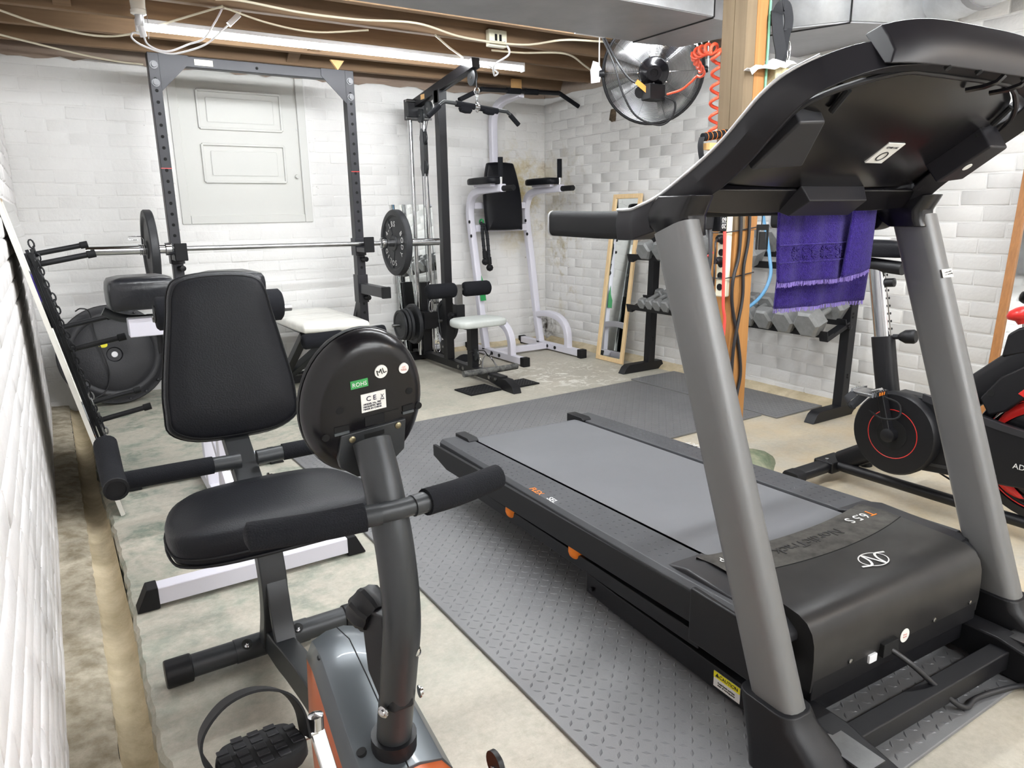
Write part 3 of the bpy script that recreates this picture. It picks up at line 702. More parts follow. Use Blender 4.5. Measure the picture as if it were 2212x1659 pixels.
# deck side frames
for sgn in (-1, 1):
    nm = 'left' if sgn < 0 else 'right'
    g = G(); rings = []
    for v in (V0, 0.35, 0.8, 1.2, V1-.03, V1):
        zt = dz(v); b_ = zt-0.075 if v < V1-.01 else zt-.06
        o_ = 0.402 if v < .5 else 0.402-0.02*(v-.5)
        rings.append([(sgn*.268, v, zt-.004), (sgn*.27, v, zt), (sgn*(o_-.012), v, zt), (sgn*o_, v, zt-.012), (sgn*o_, v, b_+.01), (sgn*(o_-.02), v, b_), (sgn*.268, v, b_)])
    g.loft(rings); fr = tb(g, 'side_rail', 'foot_rail', bevel=.002)
    g = G(); rings = []
    for v in (V0-.02, 0.7, 1.3, V1-.12, V1+.004):
        zt = dz(v)-.018; b_ = zt-.075 if v < V1-.05 else zt-.045
        rings.append([(sgn*.392, v, zt), (sgn*.4045, v, zt), (sgn*.4045, v, b_), (sgn*.35, v, b_)])
    g.loft(rings); tb(g, 'side_skirt', 'black_plastic')
    # moulded grip dots on the foot rail
    g = G()
    for i in range(34):
        for j in range(4):
            v = .42+i*.034; u = sgn*(.292+j*.022+(.011 if i % 2 else 0)*0.6)
            g.lathe([(.0052, 0), (.0038, .0018), (.0, .0022)], (u, v, dz(v)-.0005), (0, 0, 1), 6, caps=False)
    tb(g, 'grip_dots', 'foot_rail', fr, kind='stuff')
    # tail end cap
    g = G(); zt = dz(V1)
    g.prism([(0, -.06), (.0, .012), (.11, .016), (.125, .008), (.125, -.0)], (sgn*.255, V1+.012, zt), (0, -1, 0), (0, 0, 1), (sgn*.045, 0, 0)); tb(g, 'tail_cap', 'black_plastic', bevel=.003)
    # lower lift frame rail with rubber cushions
    g = G(); g.beam((sgn*.365, .25, .128), (sgn*.365, 1.52, .102), .04, .04); tb(g, 'lift_rail', 'black_powder', bevel=.003)
    for v in (.76, 1.14):
        g = G(); g.lathe([(.018, -.03), (.024, -.024), (.028, -.012), (.028, .0), (.024, .012), (.024, .03)], (sgn*.372, v, dz(v)-.105), (0, 0, 1), 16); tb(g, 'cushion', 'orange_rubber', label='orange rubber cushion')
    # base rail on the mat
    g = G(); g.rpath([(sgn*.335, -.03, .042), (sgn*.335, .60, .042), (sgn*.335, .735, .046)], .046, .062); br = tb(g, 'base_rail', 'black_powder', bevel=.004)
    g = G(); g.lathe([(.007, 0), (.007, .006), (.0, .008)], (sgn*.361, .70, .04), (sgn, 0, 0), 10); tb(g, 'bolt', 'black_plastic', br)
    # step between deck and hood
    g = G(); g.prism([(.04, -.03), (.09, .006), (.31, .012), (.375, -.004), (.375, -.02), (.04, -.05)], (sgn*.262, 0, dz(.25)), (0, 1, 0), (0, 0, 1), (sgn*.115, 0, 0)); tb(g, 'hood_shoulder', 'console_grey', bevel=.006)
    g = G(); g.bb((min(sgn*.30, sgn*.408), .07, .135), (max(sgn*.30, sgn*.408), .262, dz(.2)-.006)); tb(g, 'front_skirt', 'black_plastic', bevel=.006)
    # upright with a moulded boot
    A, B_ = V((sgn*.408, -.018, .095)), V((sgn*.42, .335, 1.075))
    g = G(); g.rpath([A, B_], .064, .102, up=(0, 1, 0), r=.024); up_ = tb(g, 'upright', 'silver_paint', label='silver upright post')
    if sgn > 0:
        g = G(); c = A.lerp(B_, .845); ax = (B_-A).normalized()
        nn = V((0, -ax.z, ax.y)).normalized(); g.box(c+nn*.0518, (.046, .0008, .022), Matrix(((1, 0, 0), (0, nn.y, ax.y), (0, nn.z, ax.z)))); st = tb(g, 'warning_sticker', 'label_white', up_)
        text('sticker_print', 'Remove cover\nbefore servicing', .0062, c+nn*.0524, (1, 0, .12), ax, 'print_dark', up_, world=False)
    g = G(); rings = []
    for z, v0, v1, wd in ((0.0, -.215, .035, .104), (.03, -.215, .037, .106), (.06, -.18, .043, .104), (.09, -.13, .054, .098), (.125, -.075, .066, .092), (.150, -.060, .074, .088)):
        cx_, cy_ = sgn*.410, (v0+v1)/2; rings.append([(cx_+a, cy_+b_, z) for a, b_ in rrect(wd, v1-v0, .03, 4)])
    g.loft(rings); bo = tb(g, 'upright_boot', 'black_plastic', bevel=.003)
    g = G(); g.bb((sgn*.345-.03, -.175, .085), (sgn*.345+.03, -.07, .09)); tb(g, 'bracket_plate', 'steel', bo)
    # front foot blocks of the base frame
    g = G(); g.prism([(-.235, .0), (-.22, .062), (-.07, .092), (.05, .092), (.05, .02), (-.12, .0)], (sgn*.315-.032, 0, 0), (0, 1, 0), (0, 0, 1), (.064, 0, 0)); ff = tb(g, 'front_foot', 'black_plastic', bevel=.006)
    for v in (-.16, -.10): tb(G().box((sgn*.315-.012, v, .0865-.012*(-.07-v)/.15*2.2), (.012, .03, .004)), 'slot', 'dark_hole', ff)
g = G(); g.bb((-.33, -.10, .022), (.33, -.055, .070)); tb(g, 'base_crossbar', 'black_powder', bevel=.004)
g = G(); g.bb((-.33, .12, .03), (.33, .16, .08)); tb(g, 'base_crossbar', 'black_powder', bevel=.004)
# running belt and deck board
g = G(); P = []
prof = [(.10, dz(.1)-.012)]+[(v, dz(v)-.004) for v in (.3, .7, 1.1, 1.45, 1.66)]
for i in range(1, 7):
    a = PI*i/6; prof.append((1.675+.026*math.sin(a), dz(1.67)-.030+.026*math.cos(a)))
prof.append((1.2, dz(1.2)-.056))
P = [[(u, v, z) for v, z in prof] for u in (-.255, -.12, 0, .12, .255)]; g.grid(P); tb(g, 'running_belt', 'belt', smooth=50)
g = G(); g.bb((-.267, .1, .135), (.267, 1.6, .17)); tb(g, 'deck_board', 'black_plastic')
g = G(); g.cyl((-.26, 1.672, dz(1.67)-.030), (.26, 1.672, dz(1.67)-.030), .022, 16); tb(g, 'rear_roller', 'steel')
# motor hood: rounded nose, flat top, dusty trim band with a curved edge
def hood_prof(z_top): return [(.0, .122), (-.003, .16), (-.003, .20), (-.001, .232), (.006, .256), (.020, .274), (.042, .284), (.08, .289), (.12, .291)]
def hz(v): return 0.2925+.004*min(1, max(0, (v-.1)/.1))
g = G(); P = []
for i in range(13):
    u = -.312+.624*i/12; vb = .216-.038*(1-(abs(u)/.312)**2)
    row = [(u, v, z) for v, z in hood_prof(0)[:-1]]+[(u, vb, .292)]
    P.append(row)
g.grid(P)
for e in (0, 12):
    row = P[e]; base = [(row[0][0], .30, .13)]
    o = len(g.v); g.v += [tuple(q) for q in row]+base; g.f.append(tuple(range(o, o+len(row)+1)))
hd = tb(g, 'motor_hood', 'hood', smooth=40)
g = G(); P = []
for i in range(13):
    u = -.312+.624*i/12; vb = .2175-.038*(1-(abs(u)/.312)**2); ve = .313+.034*(abs(u)/.312)**2
    P.append([(u, vb, .2915), (u, (vb+ve)/2, .2915), (u, ve-.006, .285), (u, ve, .262)])
g.grid(P); band = tb(g, 'hood_band', 'dusty_trim', smooth=40, label='dusty curved trim band behind the hood')
g = G(); g.tube([(-.312+.624*i/24, .2167-.038*(1-(abs(-.312+.624*i/24)/.312)**2), .2918) for i in range(25)], .0014, 6); tb(g, 'seam', 'dark_hole', hd)
g = G(); g.bb((-.30, .012, .045), (.30, .04, .135)); tb(g, 'belly_pan', 'black_plastic', bevel=.004)
g = G(); g.bb((-.308, -.002, .10), (.308, .02, .17)); tb(g, 'lower_front', 'black_plastic', bevel=.004)
for u in (-.19, .12, .27): tb(G().lathe([(.006, 0), (.006, .003), (.003, .004)], (u, -.0035, .158), (0, -1, 0), 10), 'screw', 'steel')
tb(G().bb((-.125, -.008, .128), (-.098, 0, .148)), 'power_switch', 'white_plastic', bevel=.002)
tb(G().bb((-.085, -.014, .132), (-.03, 0, .165)), 'cord_inlet', 'dark_hole', bevel=.002)
s_ = tb(G().lathe([(.017, 0), (.017, .0008)], (.005, -.004, .155), (0, -1, 0), 20), 'round_sticker', 'label_white')
text('sticker_print', 'Press\nReset', .006, (.005, -.0052, .155), (1, 0, 0), (0, 0, 1), 'print_pink', s_, world=False)
# lettering on hood, band and foot rail (read from the runner's side)
rt, upv = (-1, 0, 0), (0, -1, 0)
text('lettering', 'NordicTrack', .046, (-.02, .248, .2925), rt, upv, 'print_dark', band, world=False)
text('lettering', 'T', .042, (.262, .275, .2925), (-1, 0, 0), (0, -1, 0), 'print_orange', band, world=False)
text('lettering', '6.5 S', .042, (.205, .272, .2925), (-1, 0, 0), (0, -1, 0), 'print_white', band, world=False)
text('lettering', '2.6 chp', .03, (-.245, .283, .2925), (-1, 0, 0), (0, -1, 0), 'print_white', band, world=False)
def emblem(parent, o, right, up, r_, m):
    o, right, up = V(o), V(right), V(up); g = G(); n_ = right.cross(up)
    def P_(a, b_): return o+right*a*r_+up*b_*r_
    g.tube([P_(1.35*math.cos(2*PI*i/36), .95*math.sin(2*PI*i/36)) for i in range(36)], r_*.055, 5, closed=True)
    g.tube(catmull([P_(-1.9, -.35), P_(-1.0, -.55), P_(-.5, 0), P_(-.32, .85), P_(0, 0), P_(.32, -.85), P_(.5, 0), P_(1.0, .55), P_(1.9, .35)], 5), r_*.11, 5)
    g.v = [tuple(V(q)-n_*((V(q)-o).dot(n_))*0.93) for q in g.v]
    return tb(g, 'emblem', m, parent)
emblem(hd, (.03, .105, .2912), (-1, 0, 0), (0, -1, 0), .030, 'print_white')
for sgn, sr in ((-1, 1), (1, 1)):
    tgt = bpy.data.objects['side_rail' if sgn < 0 else 'side_rail.001']
    r_, u_ = ((0, -1, 0), (1, 0, 0)) if sgn < 0 else ((0, 1, 0), (-1, 0, 0))
    text('lettering', 'FLEX', .03, (sgn*.372, .99 if sgn < 0 else .93, dz(.98)+.0006), r_, u_, 'print_orange', tgt, world=False)
    text('lettering', 'SELECT', .03, (sgn*.372, .87 if sgn < 0 else 1.05, dz(.9)+.0006), r_, u_, 'print_white', tgt, world=False)
cau = tb(G().bb((-.3595, .14, .022), (-.3575, .22, .062)), 'caution_sticker', 'label_white', bpy.data.objects['base_rail'])
tb(G().bb((-.3602, .14, .046), (-.3594, .22, .062)), 'caution_strip', 'label_yellow', bpy.data.objects['base_rail'])
text('caution_print', '▲CAUTION', .0125, (-.3606, .18, .054), (0, -1, 0), (0, 0, 1), 'print_dark', bpy.data.objects['base_rail'], world=False)
text('caution_print', 'Keep hands and feet\nclear of moving parts', .0062, (-.3606, .18, .034), (0, -1, 0), (0, 0, 1), 'print_dark', bpy.data.objects['base_rail'], world=False)

# ---- console, overarm frame and grips
SA = R(35)
def S(u, s_, t=0.0):  # point on the sloping console: s up the slope, t out of its back
    return V((u, .40-s_*math.cos(SA)-t*math.sin(SA), 1.085+s_*math.sin(SA)-t*math.cos(SA)))
# arms and top bow: a flat ribbon hoop, rings run handle - elbow - side - bow
def LS(k):
    """ring of one station on the left arm: outer/back, outer/runner, inner/runner, inner/back"""
    return k
H0 = [(-.398, 1.046), (-.452, 1.046), (-.452, 1.110), (-.398, 1.110)]
def hring(v, dz_=0.0): return [V((-.398, v, 1.046+dz_)), V((-.449, v, 1.046+dz_)), V((-.455, v, 1.080+dz_)), V((-.449, v, 1.112+dz_)), V((-.40, v, 1.112+dz_))]
def rring(O, I):
    (uo, so), (ui, si) = O, I; k = min(1, max(0, (so-.38)/.1)); inw = .05*(1-k); dn = .05*k
    return [S(ui+inw, si-dn, .0), S(ui, si, .028), S(uo+.002, so, -.004), S(uo, so, -.034), S(uo+inw, so-dn, -.036)]
RT = [((-.434, .045), (-.418, .030)), ((-.418, .10), (-.398, .095)), ((-.406, .16), (-.376, .162)), ((-.401, .22), (-.373, .226)), ((-.407, .29), (-.383, .300)), ((-.411, .345), (-.390, .358)),
      ((-.400, .395), (-.382, .408)), ((-.36, .44), (-.342, .450)), ((-.29, .480), (-.275, .486)), ((-.20, .495), (-.19, .502)), ((-.10, .502), (-.095, .510)), ((0, .504), (0, .512))]
left = [hring(.50), hring(.455, .001), hring(.425, .008)]+[rring(O, I) for O, I in RT]
def mirr(r_): return [V((-p.x, p.y, p.z)) for p in r_]
rings = left+[mirr(r_) for r_ in left[:-1][::-1]]
def subdiv(rings, k=4):
    cols = [catmull([r_[i] for r_ in rings], k) for i in range(len(rings[0]))]
    return [[c[j] for c in cols] for j in range(len(cols[0]))]
g = G(); g.loft(subdiv(rings)); fr = tb(g, 'overarm_frame', 'console_black', smooth=32, bevel=.003, label='black plastic arms and bow around the console')
for sgn in (-1, 1):
    ed = [r_[3]+V((0, .0, .001)) for r_ in left[:11]]
    ed = [V((p.x*-sgn, p.y, p.z)) for p in ed]
    g = G(); g.tube(catmull(ed, 4), .0036, 8); tb(g, 'edge_trim', 'silver_trim', fr, smooth=80)
    g = G(); g.sweep([(sgn*.425, .495, 1.079), (sgn*.424, .60, 1.079), (sgn*.42, .795, 1.082)], rrect(.05, .064, .016, 4)); hb = tb(g, 'hand_grip', 'black_rubber', label='black padded hand grip')
    g = G(); g.sweep([(sgn*.42, .793, 1.082), (sgn*.42, .80, 1.082)], rrect(.052, .066, .016, 4)); tb(g, 'grip_end_cap', 'silver_trim', hb)
    g = G(); rr = []
    for z, v, a, b_ in ((1.058, .335, .066, .10), (1.075, .35, .075, .115), (1.10, .36, .08, .13), (1.14, .33, .07, .12)):
        rr.append([(sgn*(.405)+x, v+y, z) for x, y in rrect(a, b_, .02, 3)])
    g.loft(rr); tb(g, 'mounting_shoe', 'gloss_black', bevel=.003)
# console back pan
def pan_w(s_): return .345 if s_ < .36 else .345-.16*((s_-.36)/.10)**1.6
g = G(); P = []
for i in range(9):
    s_ = .125+.335*i/8; row = []
    for j in range(15):
        q = -1+2*j/14; u = q*pan_w(s_); bul = .030*(1-q*q)**.6*math.sin(PI*min(1, max(0, (s_-.09)/.42)))**.6
        row.append(S(u, s_, -.012+bul))
    P.append(row)
g.grid(P); pan = tb(g, 'console_back', 'gloss_black', smooth=60)
# rim around the pan
g = G(); rim = [S(-pan_w(s_)-.004, s_, .004) for s_ in (.125, .2, .3, .36, .41, .46)]+[S(q*.2, .466, .004) for q in (-.5, 0, .5)]+[S(pan_w(s_)+.004, s_, .004) for s_ in (.46, .41, .36, .3, .2, .125)]
g.tube(catmull(rim, 3), .006, 8); tb(g, 'pan_rim', 'console_black', pan)
# display face on the runner's side
g = G(); g.loft([[S(a, b_, -.02) for a, b_ in ((-.33, .06), (.33, .06), (.33, .36), (.2, .45), (-.2, .45), (-.33, .36))], [S(a, b_, -.045) for a, b_ in ((-.33, .07), (.33, .07), (.33, .36), (.2, .45), (-.2, .45), (-.33, .36))]]); tb(g, 'display_panel', 'gloss_black', bevel=.004)
# moulded pockets, slots, label
def block(name, quad, t0, t1, m, sh=.82, **k):
    cu = sum(q[0] for q in quad)/len(quad); cs_ = sum(q[1] for q in quad)/len(quad)
    g = G(); g.loft([[S(a, b_, t0) for a, b_ in quad], [S(cu+(a-cu)*sh, cs_+(b_-cs_)*sh, t1) for a, b_ in quad]]); return tb(g, name, m, pan, bevel=.005, **k)
block('cup_pocket', [(-.342, .205), (-.20, .22), (-.275, .352), (-.342, .345)], -.015, .024, 'console_grey', .96)
block('cup_pocket', [(.255, .21), (.345, .225), (.345, .345), (.27, .345)], -.015, .055, 'console_black', .96)
for u, s_ in ((-.273, .394), (.275, .394)):
    g = G(); g.tube([S(u+.002, s_-.030, .012), S(u-.002, s_+.018, .006)], .0065, 8); tb(g, 'slot', 'dark_hole', pan)
    g = G(); g.lathe([(.007, -.004), (.007, .003)], S(u+.0, s_-.065, .014), S(0, 0, 1)-S(0, 0, 0), 12); tb(g, 'screw_hole', 'dark_hole', pan)
lq = ((-.012, .235), (.045, .235), (.045, .298), (-.012, .298))
g = G(); g.loft([[S(a, b_, .012) for a, b_ in lq], [S(a, b_, .0195) for a, b_ in lq]]); lb = tb(g, 'rating_label', 'label_white', pan)
nb = S(0, 0, 1)-S(0, 0, 0); sl = (S(0, 1, 0)-S(0, 0, 0))
g = G(); g.torus(S(.016, .258, .0198), nb, .013, .0016, 20, 5); tb(g, 'label_mark', 'print_dark', lb)
text('label_print', 'CLASS 1 HC', .0075, S(.016, .286, .0202), (1, 0, 0), -sl, 'print_dark', lb, world=False)
g = G(); g.lathe([(.011, 0), (.011, .001)], S(.285, .275, .0562), nb, 18); tb(g, 'round_sticker', 'label_white', pan)
# two cable clips under the bow
for u in (.06, .145):
    g = G(); g.rpath([S(u, .505, .028), S(u-.004, .490, .032), S(u-.012, .47, .026), S(u-.022, .445, .012)], .012, .006, up=nb); tb(g, 'cable_clip', 'gloss_black', pan)
# visor on top of the bow
g = G(); rings = []
for q in range(-10, 11):
    w_ = q/10; u = w_*.287; c = 1-abs(w_)**4
    rings.append([S(u, .488+.012*c, .022), S(u, .498+.010*c, .032), S(u*.95, .508+.020*c, .010), S(u*.93, .508+.028*c, -.020), S(u*.92, .506+.032*c, -.050), S(u*.95, .478, -.055)])
g.loft(rings); vs_ = tb(g, 'top_visor', 'console_black', smooth=30, bevel=.003, label='raised visor on top of the console')
for u in (-.13, -.03, .13): tb(G().lathe([(.006, -.004), (.006, .003)], S(u, .504, .030), nb, 10), 'screw_hole', 'dark_hole', vs_)
# lower crossbar of the console with a centre panel
g = G(); rings = []
for u in (-.37, -.25, 0, .25, .37):
    rings.append([S(u, .118, .004), S(u, .085, .010), S(u, .050+.01*(abs(u) > .3), .016), S(u, .038+.01*(abs(u) > .3), -.01), S(u, .05, -.035), S(u, .118, -.03)])
g.loft(rings); cb = tb(g, 'console_crossbar', 'gloss_black', smooth=30, bevel=.003)
g = G(); g.loft([[S(-.085, .062, .034), S(.135, .060, .034), S(.118, .128, .040), S(-.085, .128, .040)], [S(-.10, .048, .01), S(.15, .046, .01), S(.13, .132, .0), S(-.095, .132, .0)]]); tb(g, 'centre_panel', 'console_black', cb, bevel=.003)
g = G(); g.cyl((-.40, .44, 1.112), (.40, .44, 1.112), .019, 14); tb(g, 'pulse_bar', 'black_rubber')
# safety key clip on a cord
sk = thing('safety_clip', 'black plastic safety clip hanging on a thin cord from the treadmill console', 'clip', (1.515, 1.20, 1.035))
G().tube([(1.513, 1.20, 1.082), (1.515, 1.2, 1.125)], .0012, 6).build('cord', 'cable_black', sk)
yq = (.52, -.35, 0); ug = V((.86, -.5, 0)).normalized()
g = G(); g.prism([(-.015, -.034), (-.011, -.034), (-.011, .014), (.011, .014), (.011, -.034), (.015, -.034), (.015, .028), (-.015, .028)], V((1.515, 1.20, 1.055)), ug, (0, 0, 1), (-.004, -.007, 0)); g.build('clip_body', 'gloss_black', sk, bevel=.001)
g = G(); g.prism([(-.008, -.034), (.008, -.034), (.008, .010), (-.008, .010)], V((1.514, 1.199, 1.055)), ug, (0, 0, 1), (-.004, -.007, 0)); g.build('clip_tongue', 'gloss_black', sk, bevel=.001)
# power cord
cable('mains_lead', [(1.470, .748, .155), (1.50, .70, .12), (1.56, .655, .05), (1.60, .63, .019), (1.66, .632, .018), (1.78, .60, .018), (1.92, .545, .008), (2.2, .5, .007), (2.6, .45, .007)], .0065, 'cable_black', 'black power cord running from the treadmill hood across the mat', cat='cord')
# ================================================================== RECUMBENT BIKE
BX = 0.355
RB = thing('recumbent_bike', 'grey and orange recumbent exercise bike with black padded seat in the foreground', 'exercise bike', (BX, 1.2, 0))
# rear and front stabilisers
g = G(); g.cyl((.155, 1.755, .038), (.555, 1.755, .038), .0285, 20); st = g.build('rear_stabiliser', 'grey_powder', RB)
for x0, x1 in ((.098, .16), (.55, .612)):
    G().cyl((x0, 1.755, .036), (x1, 1.755, .036), .0345, 20).build('end_cap', 'black_plastic', st, bevel=.004)
G().cyl((.262, 1.755, .038), (.45, 1.755, .038), .0305, 20).build('clamp_sleeve', 'grey_powder', st)
for x in (.29, .42):
    G().lathe([(.0135, .0), (.0135, .003), (.007, .003), (.007, .010), (.004, .010), (.004, .016), (0, .016)], (x, 1.755-.019, .038+.022), (0, -.65, .76), 14).build('bolt', 'chrome', st)
g = G(); g.cyl((.12, .52, .038), (.59, .52, .038), .0285, 20); fs_ = g.build('front_stabiliser', 'grey_powder', RB)
for x0, x1 in ((.08, .13), (.58, .63)): G().cyl((x0, .52, .036), (x1, .52, .036), .0345, 20).build('end_cap', 'black_plastic', fs_, bevel=.004)
# main frame: flat rail from the body rising into the curved seat post
g = G(); g.rpath([(BX, .60, .10), (BX, 1.0, .115), (BX, 1.30, .13), (BX, 1.50, .105), (BX, 1.62, .08), (BX, 1.74, .065)], .05, .07, smooth=5); g.build('main_rail', 'grey_powder', RB, bevel=.004)
g = G(); g.rpath([(BX, 1.735, .05), (BX, 1.685, .16), (BX, 1.672, .25), (BX, 1.69, .33), (BX, 1.695, .43)], .062, .042, up=(0, 1, 0), smooth=6); g.build('seat_post', 'grey_powder', RB, bevel=.004)
g = G(); g.rpath([(BX+.004, 1.60, .085), (BX+.004, 1.632, .15), (BX+.004, 1.648, .22), (BX+.004, 1.672, .28)], .05, .018, up=(0, 1, 0), smooth=6); g.build('post_gusset', 'grey_powder', RB, bevel=.003)
# seat cushion
def cushion(name, ring_pts, base, normal, thick, m, parent, crown=.3, **k):
    n_ = V(normal).normalized(); c = sum((V(p) for p in ring_pts), V())/len(ring_pts); g = G()
    def rg(s_, h): return [c+(V(p)-c)*s_+n_*h for p in ring_pts]
    g.loft([rg(.93, 0), rg(.975, thick*.06), rg(1, thick*.25), rg(1, thick*.62), rg(.975, thick*.82), rg(.90, thick*.95), rg(.6, thick*(1+crown*.12)), rg(.25, thick*(1+crown*.16))])
    return g.build(name, m, parent, smooth=60, **k)
sq = [(-.205, -.115), (-.228, -.06), (-.222, .05), (-.175, .14), (-.08, .172), (.08, .172), (.175, .14), (.218, .05), (.222, -.06), (.2, -.115), (.12, -.142), (-.12, -.142)]
pts = catmull([(BX+a, 1.575+b_, .428) for a, b_ in sq], 4, True)
seat = cushion('seat', pts, .428, (0, -.05, 1), .078, 'black_vinyl', RB, .5)
g = G(); g.tube([p+(p-V((BX, 1.575, .428))).normalized()*.001+V((0, 0, .026)) for p in pts], .003, 6, closed=True); g.build('piping', 'black_rubber', seat)
g = G(); g.tube([p+(p-V((BX, 1.575, .428))).normalized()*.001+V((0, 0, .010)) for p in pts], .003, 6, closed=True); g.build('piping', 'black_rubber', seat)
G().bb((BX-.1, 1.5, .418), (BX+.1, 1.76, .430)).build('seat_plate', 'grey_powder', RB)
# backrest: wider at the bottom, tipped backwards
bu, bv = V((1, 0, 0)), V((0, .155, .988)).normalized(); bn = V((0, -.988, .155)).normalized()
bq = [(-.158, .0), (-.163, .05), (-.158, .12), (-.130, .28), (-.116, .355), (-.085, .385), (0, .394), (.085, .385), (.116, .355), (.130, .28), (.158, .12), (.163, .05), (.158, .0), (.10, -.03), (0, -.036), (-.10, -.03)]
bo = V((BX, 1.935, .592))
pts = catmull([bo+bu*a+bv*b_ for a, b_ in bq], 4, True)
back = cushion('backrest', pts, 0, bn, .055, 'black_vinyl', RB, .25)
cc = sum((V(p) for p in pts), V())/len(pts)
g = G(); g.tube([p+(p-cc).normalized()*.001+bn*.016 for p in pts], .003, 6, closed=True); g.build('piping', 'black_rubber', back)
g = G(); g.tube([cc+(p-cc)*.955+bn*.050 for p in pts], .0012, 5, closed=True); g.build('stitching', 'black_rubber', back)
# back support bracket and seat hand rails
g = G(); g.rpath([(BX-.005, 1.74, .42), (BX-.005, 1.80, .47), (BX-.005, 1.86, .51), (BX-.005, 1.955, .60), (BX-.005, 2.0, .80)], .062, .04, up=(0, -1, 0), smooth=5); br = g.build('back_bracket', 'grey_powder', RB, bevel=.003)
for x, y, z in ((BX-.042, 1.80, .515), (BX-.042, 1.775, .475), (BX+.036, 1.80, .52), (BX+.036, 1.775, .48)):
    G().lathe([(.011, 0), (.011, .004), (.007, .004), (.007, .012), (0, .012)], (x, y, z), (-1 if x < BX else 1, 0, 0), 12).build('bolt', 'chrome', br)
for sgn in (-1, 1):
    g = G(); g.tube([(BX+sgn*.02, 1.80, .528), (BX+sgn*.10, 1.80, .53)], .019, 14); hr = g.build('seat_rail', 'grey_powder', RB)
    G().tube([(BX+sgn*.085, 1.80, .53), (BX+sgn*.18, 1.797, .532), (BX+sgn*.285, 1.785, .536)], .0215, 16).build('rail_sleeve', 'black_foam', hr)
    G().tube([(BX+sgn*.30, 1.715, .545), (BX+sgn*.302, 1.80, .556), (BX+sgn*.302, 1.90, .60)], .0255, 18).build('hand_grip', 'black_foam', hr)
    G().lathe([(.0262, 0), (.0262, .006), (.020, .007), (.020, .004), (0, .004)], (BX+sgn*.30, 1.7165, .545), (0, -1, -.1), 18).build('grip_cap', 'black_rubber', hr)
# curved console post
PC = catmull([(BX, .935, .235), (BX, .922, .32), (BX, .885, .46), (BX, .862, .56), (BX, .872, .66), (BX, .902, .745), (BX, .935, .805)], 6)
G().tube(PC, .0275, 24).build('console_post', 'grey_powder', RB, smooth=60)
for x, y, z, d in ((BX-.028, .885, .40, (-.9, -.4, 0)), (BX+.016, .857, .50, (.4, -.9, 0)), (BX+.030, .885, .41, (1, -.1, 0))):
    G().lathe([(.0095, 0), (.0095, .002), (.006, .003), (.006, .006), (.002, .0075)], (x, y, z), d, 12).build('bolt', 'chrome', RB)
# tension knob behind the post
kc = V((BX-.012, .925, .53)); ka = V((-.25, .9, .35)).normalized()
g = G(); u_, v_, a_ = perp(ka); rings = []
for t, f in ((0, .8), (.012, 1), (.035, 1), (.045, .8)):
    rings.append([kc+a_*t+(u_*math.cos(2*PI*i/32)+v_*math.sin(2*PI*i/32))*.034*f*(1 if (i//2) % 2 else .9) for i in range(32)])
g.loft(rings); kb = g.build('tension_knob', 'black_plastic', RB, smooth=30)
g = G(); g.prism([(0, .05), (.03, .05), (.05, .02), (.05, -.05), (.025, -.10), (0, -.10)], (BX-.018, .885, .50), (-.35, .93, .0), (0, .15, 1), (.034, 0, 0)); g.build('knob_housing', 'black_plastic', kb, bevel=.004)
# front handlebar with foam sleeves
hb = G().tube([(BX-.06, .861, .726), (BX, .858, .726), (BX+.06, .861, .726)], .014, 14).build('handlebar', 'grey_powder', RB, smooth=60)
HB2 = catmull([(BX-.188, .900, .720), (BX-.15, .886, .722), (BX-.10, .870, .724), (BX-.045, .860, .726)], 6)
for sgn in (-1, 1):
    pts = [V((BX+sgn*abs(p.x-BX), p.y, p.z)) for p in HB2]
    G().tube([pts[0]+V((sgn*.005, 0, 0))]+pts, [.009]+[.0195]*len(pts), 18).build('foam_sleeve', 'black_foam', hb, smooth=60)
    G().tube([(BX+sgn*.048, .861, .726), (BX+sgn*.024, .858, .726)], .0155, 14).build('collar', 'grey_powder', hb)
# round console seen from behind
cn = V((.05, -.985, -.16)).normalized(); cu_ = V((.97, .05, 0)); cu_ = (cu_-cn*cu_.dot(cn)).normalized(); cv_ = cn.cross(cu_)
if cv_.z < 0: cv_ = -cv_
CC = V((BX+.001, .965, .857))
def ell(a, b_, t): return [CC+cu_*a*math.cos(2*PI*i/48)+cv_*b_*math.sin(2*PI*i/48)+cn*t for i in range(48)]
g = G(); g.loft([ell(.080, .096, -.026), ell(.090, .107, -.020), ell(.0935, .111, -.008), ell(.0935, .111, .002), ell(.090, .107, .010), ell(.080, .095, .021), ell(.070, .083, .025), ell(.03, .035, .026)]); con = g.build('console', 'gloss_black', RB, smooth=50, label='round black console seen from behind')
g = G(); g.loft([ell(.0945, .112, -.010), ell(.0950, .1125, -.006), ell(.0945, .112, -.002)], caps=False); g.build('rim_seam', 'black_rubber', con)
def CP(a, b_, t=.0265): return CC+cu_*a+cv_*b_+cn*t
def cplate(name, a0, a1, b0, b1, t, m, parent, rot=0.0):
    ca, cb_ = (a0+a1)/2, (b0+b1)/2; q = []
    for a, b_ in ((a0, b0), (a1, b0), (a1, b1), (a0, b1)):
        x, y = a-ca, b_-cb_; q.append((ca+x*math.cos(rot)-y*math.sin(rot), cb_+x*math.sin(rot)+y*math.cos(rot)))
    g = G(); g.loft([[CP(a, b_, .022) for a, b_ in q], [CP(a, b_, t) for a, b_ in q]]); return g.build(name, m, parent)
lg = cplate('compliance_sticker', -.030, -.004, .034, .046, .0272, 'label_green', con, R(5))
text('sticker_print', 'ROHS', .0085, CP(-.017, .0395, .0276), cu_+cv_*.08, cv_, 'print_white', con)
g = G(); g.lathe([(.0098, -.002), (.0098, .001)], CP(.016, .0535, .0262), cn, 22); g.build('round_sticker', 'label_white', con)
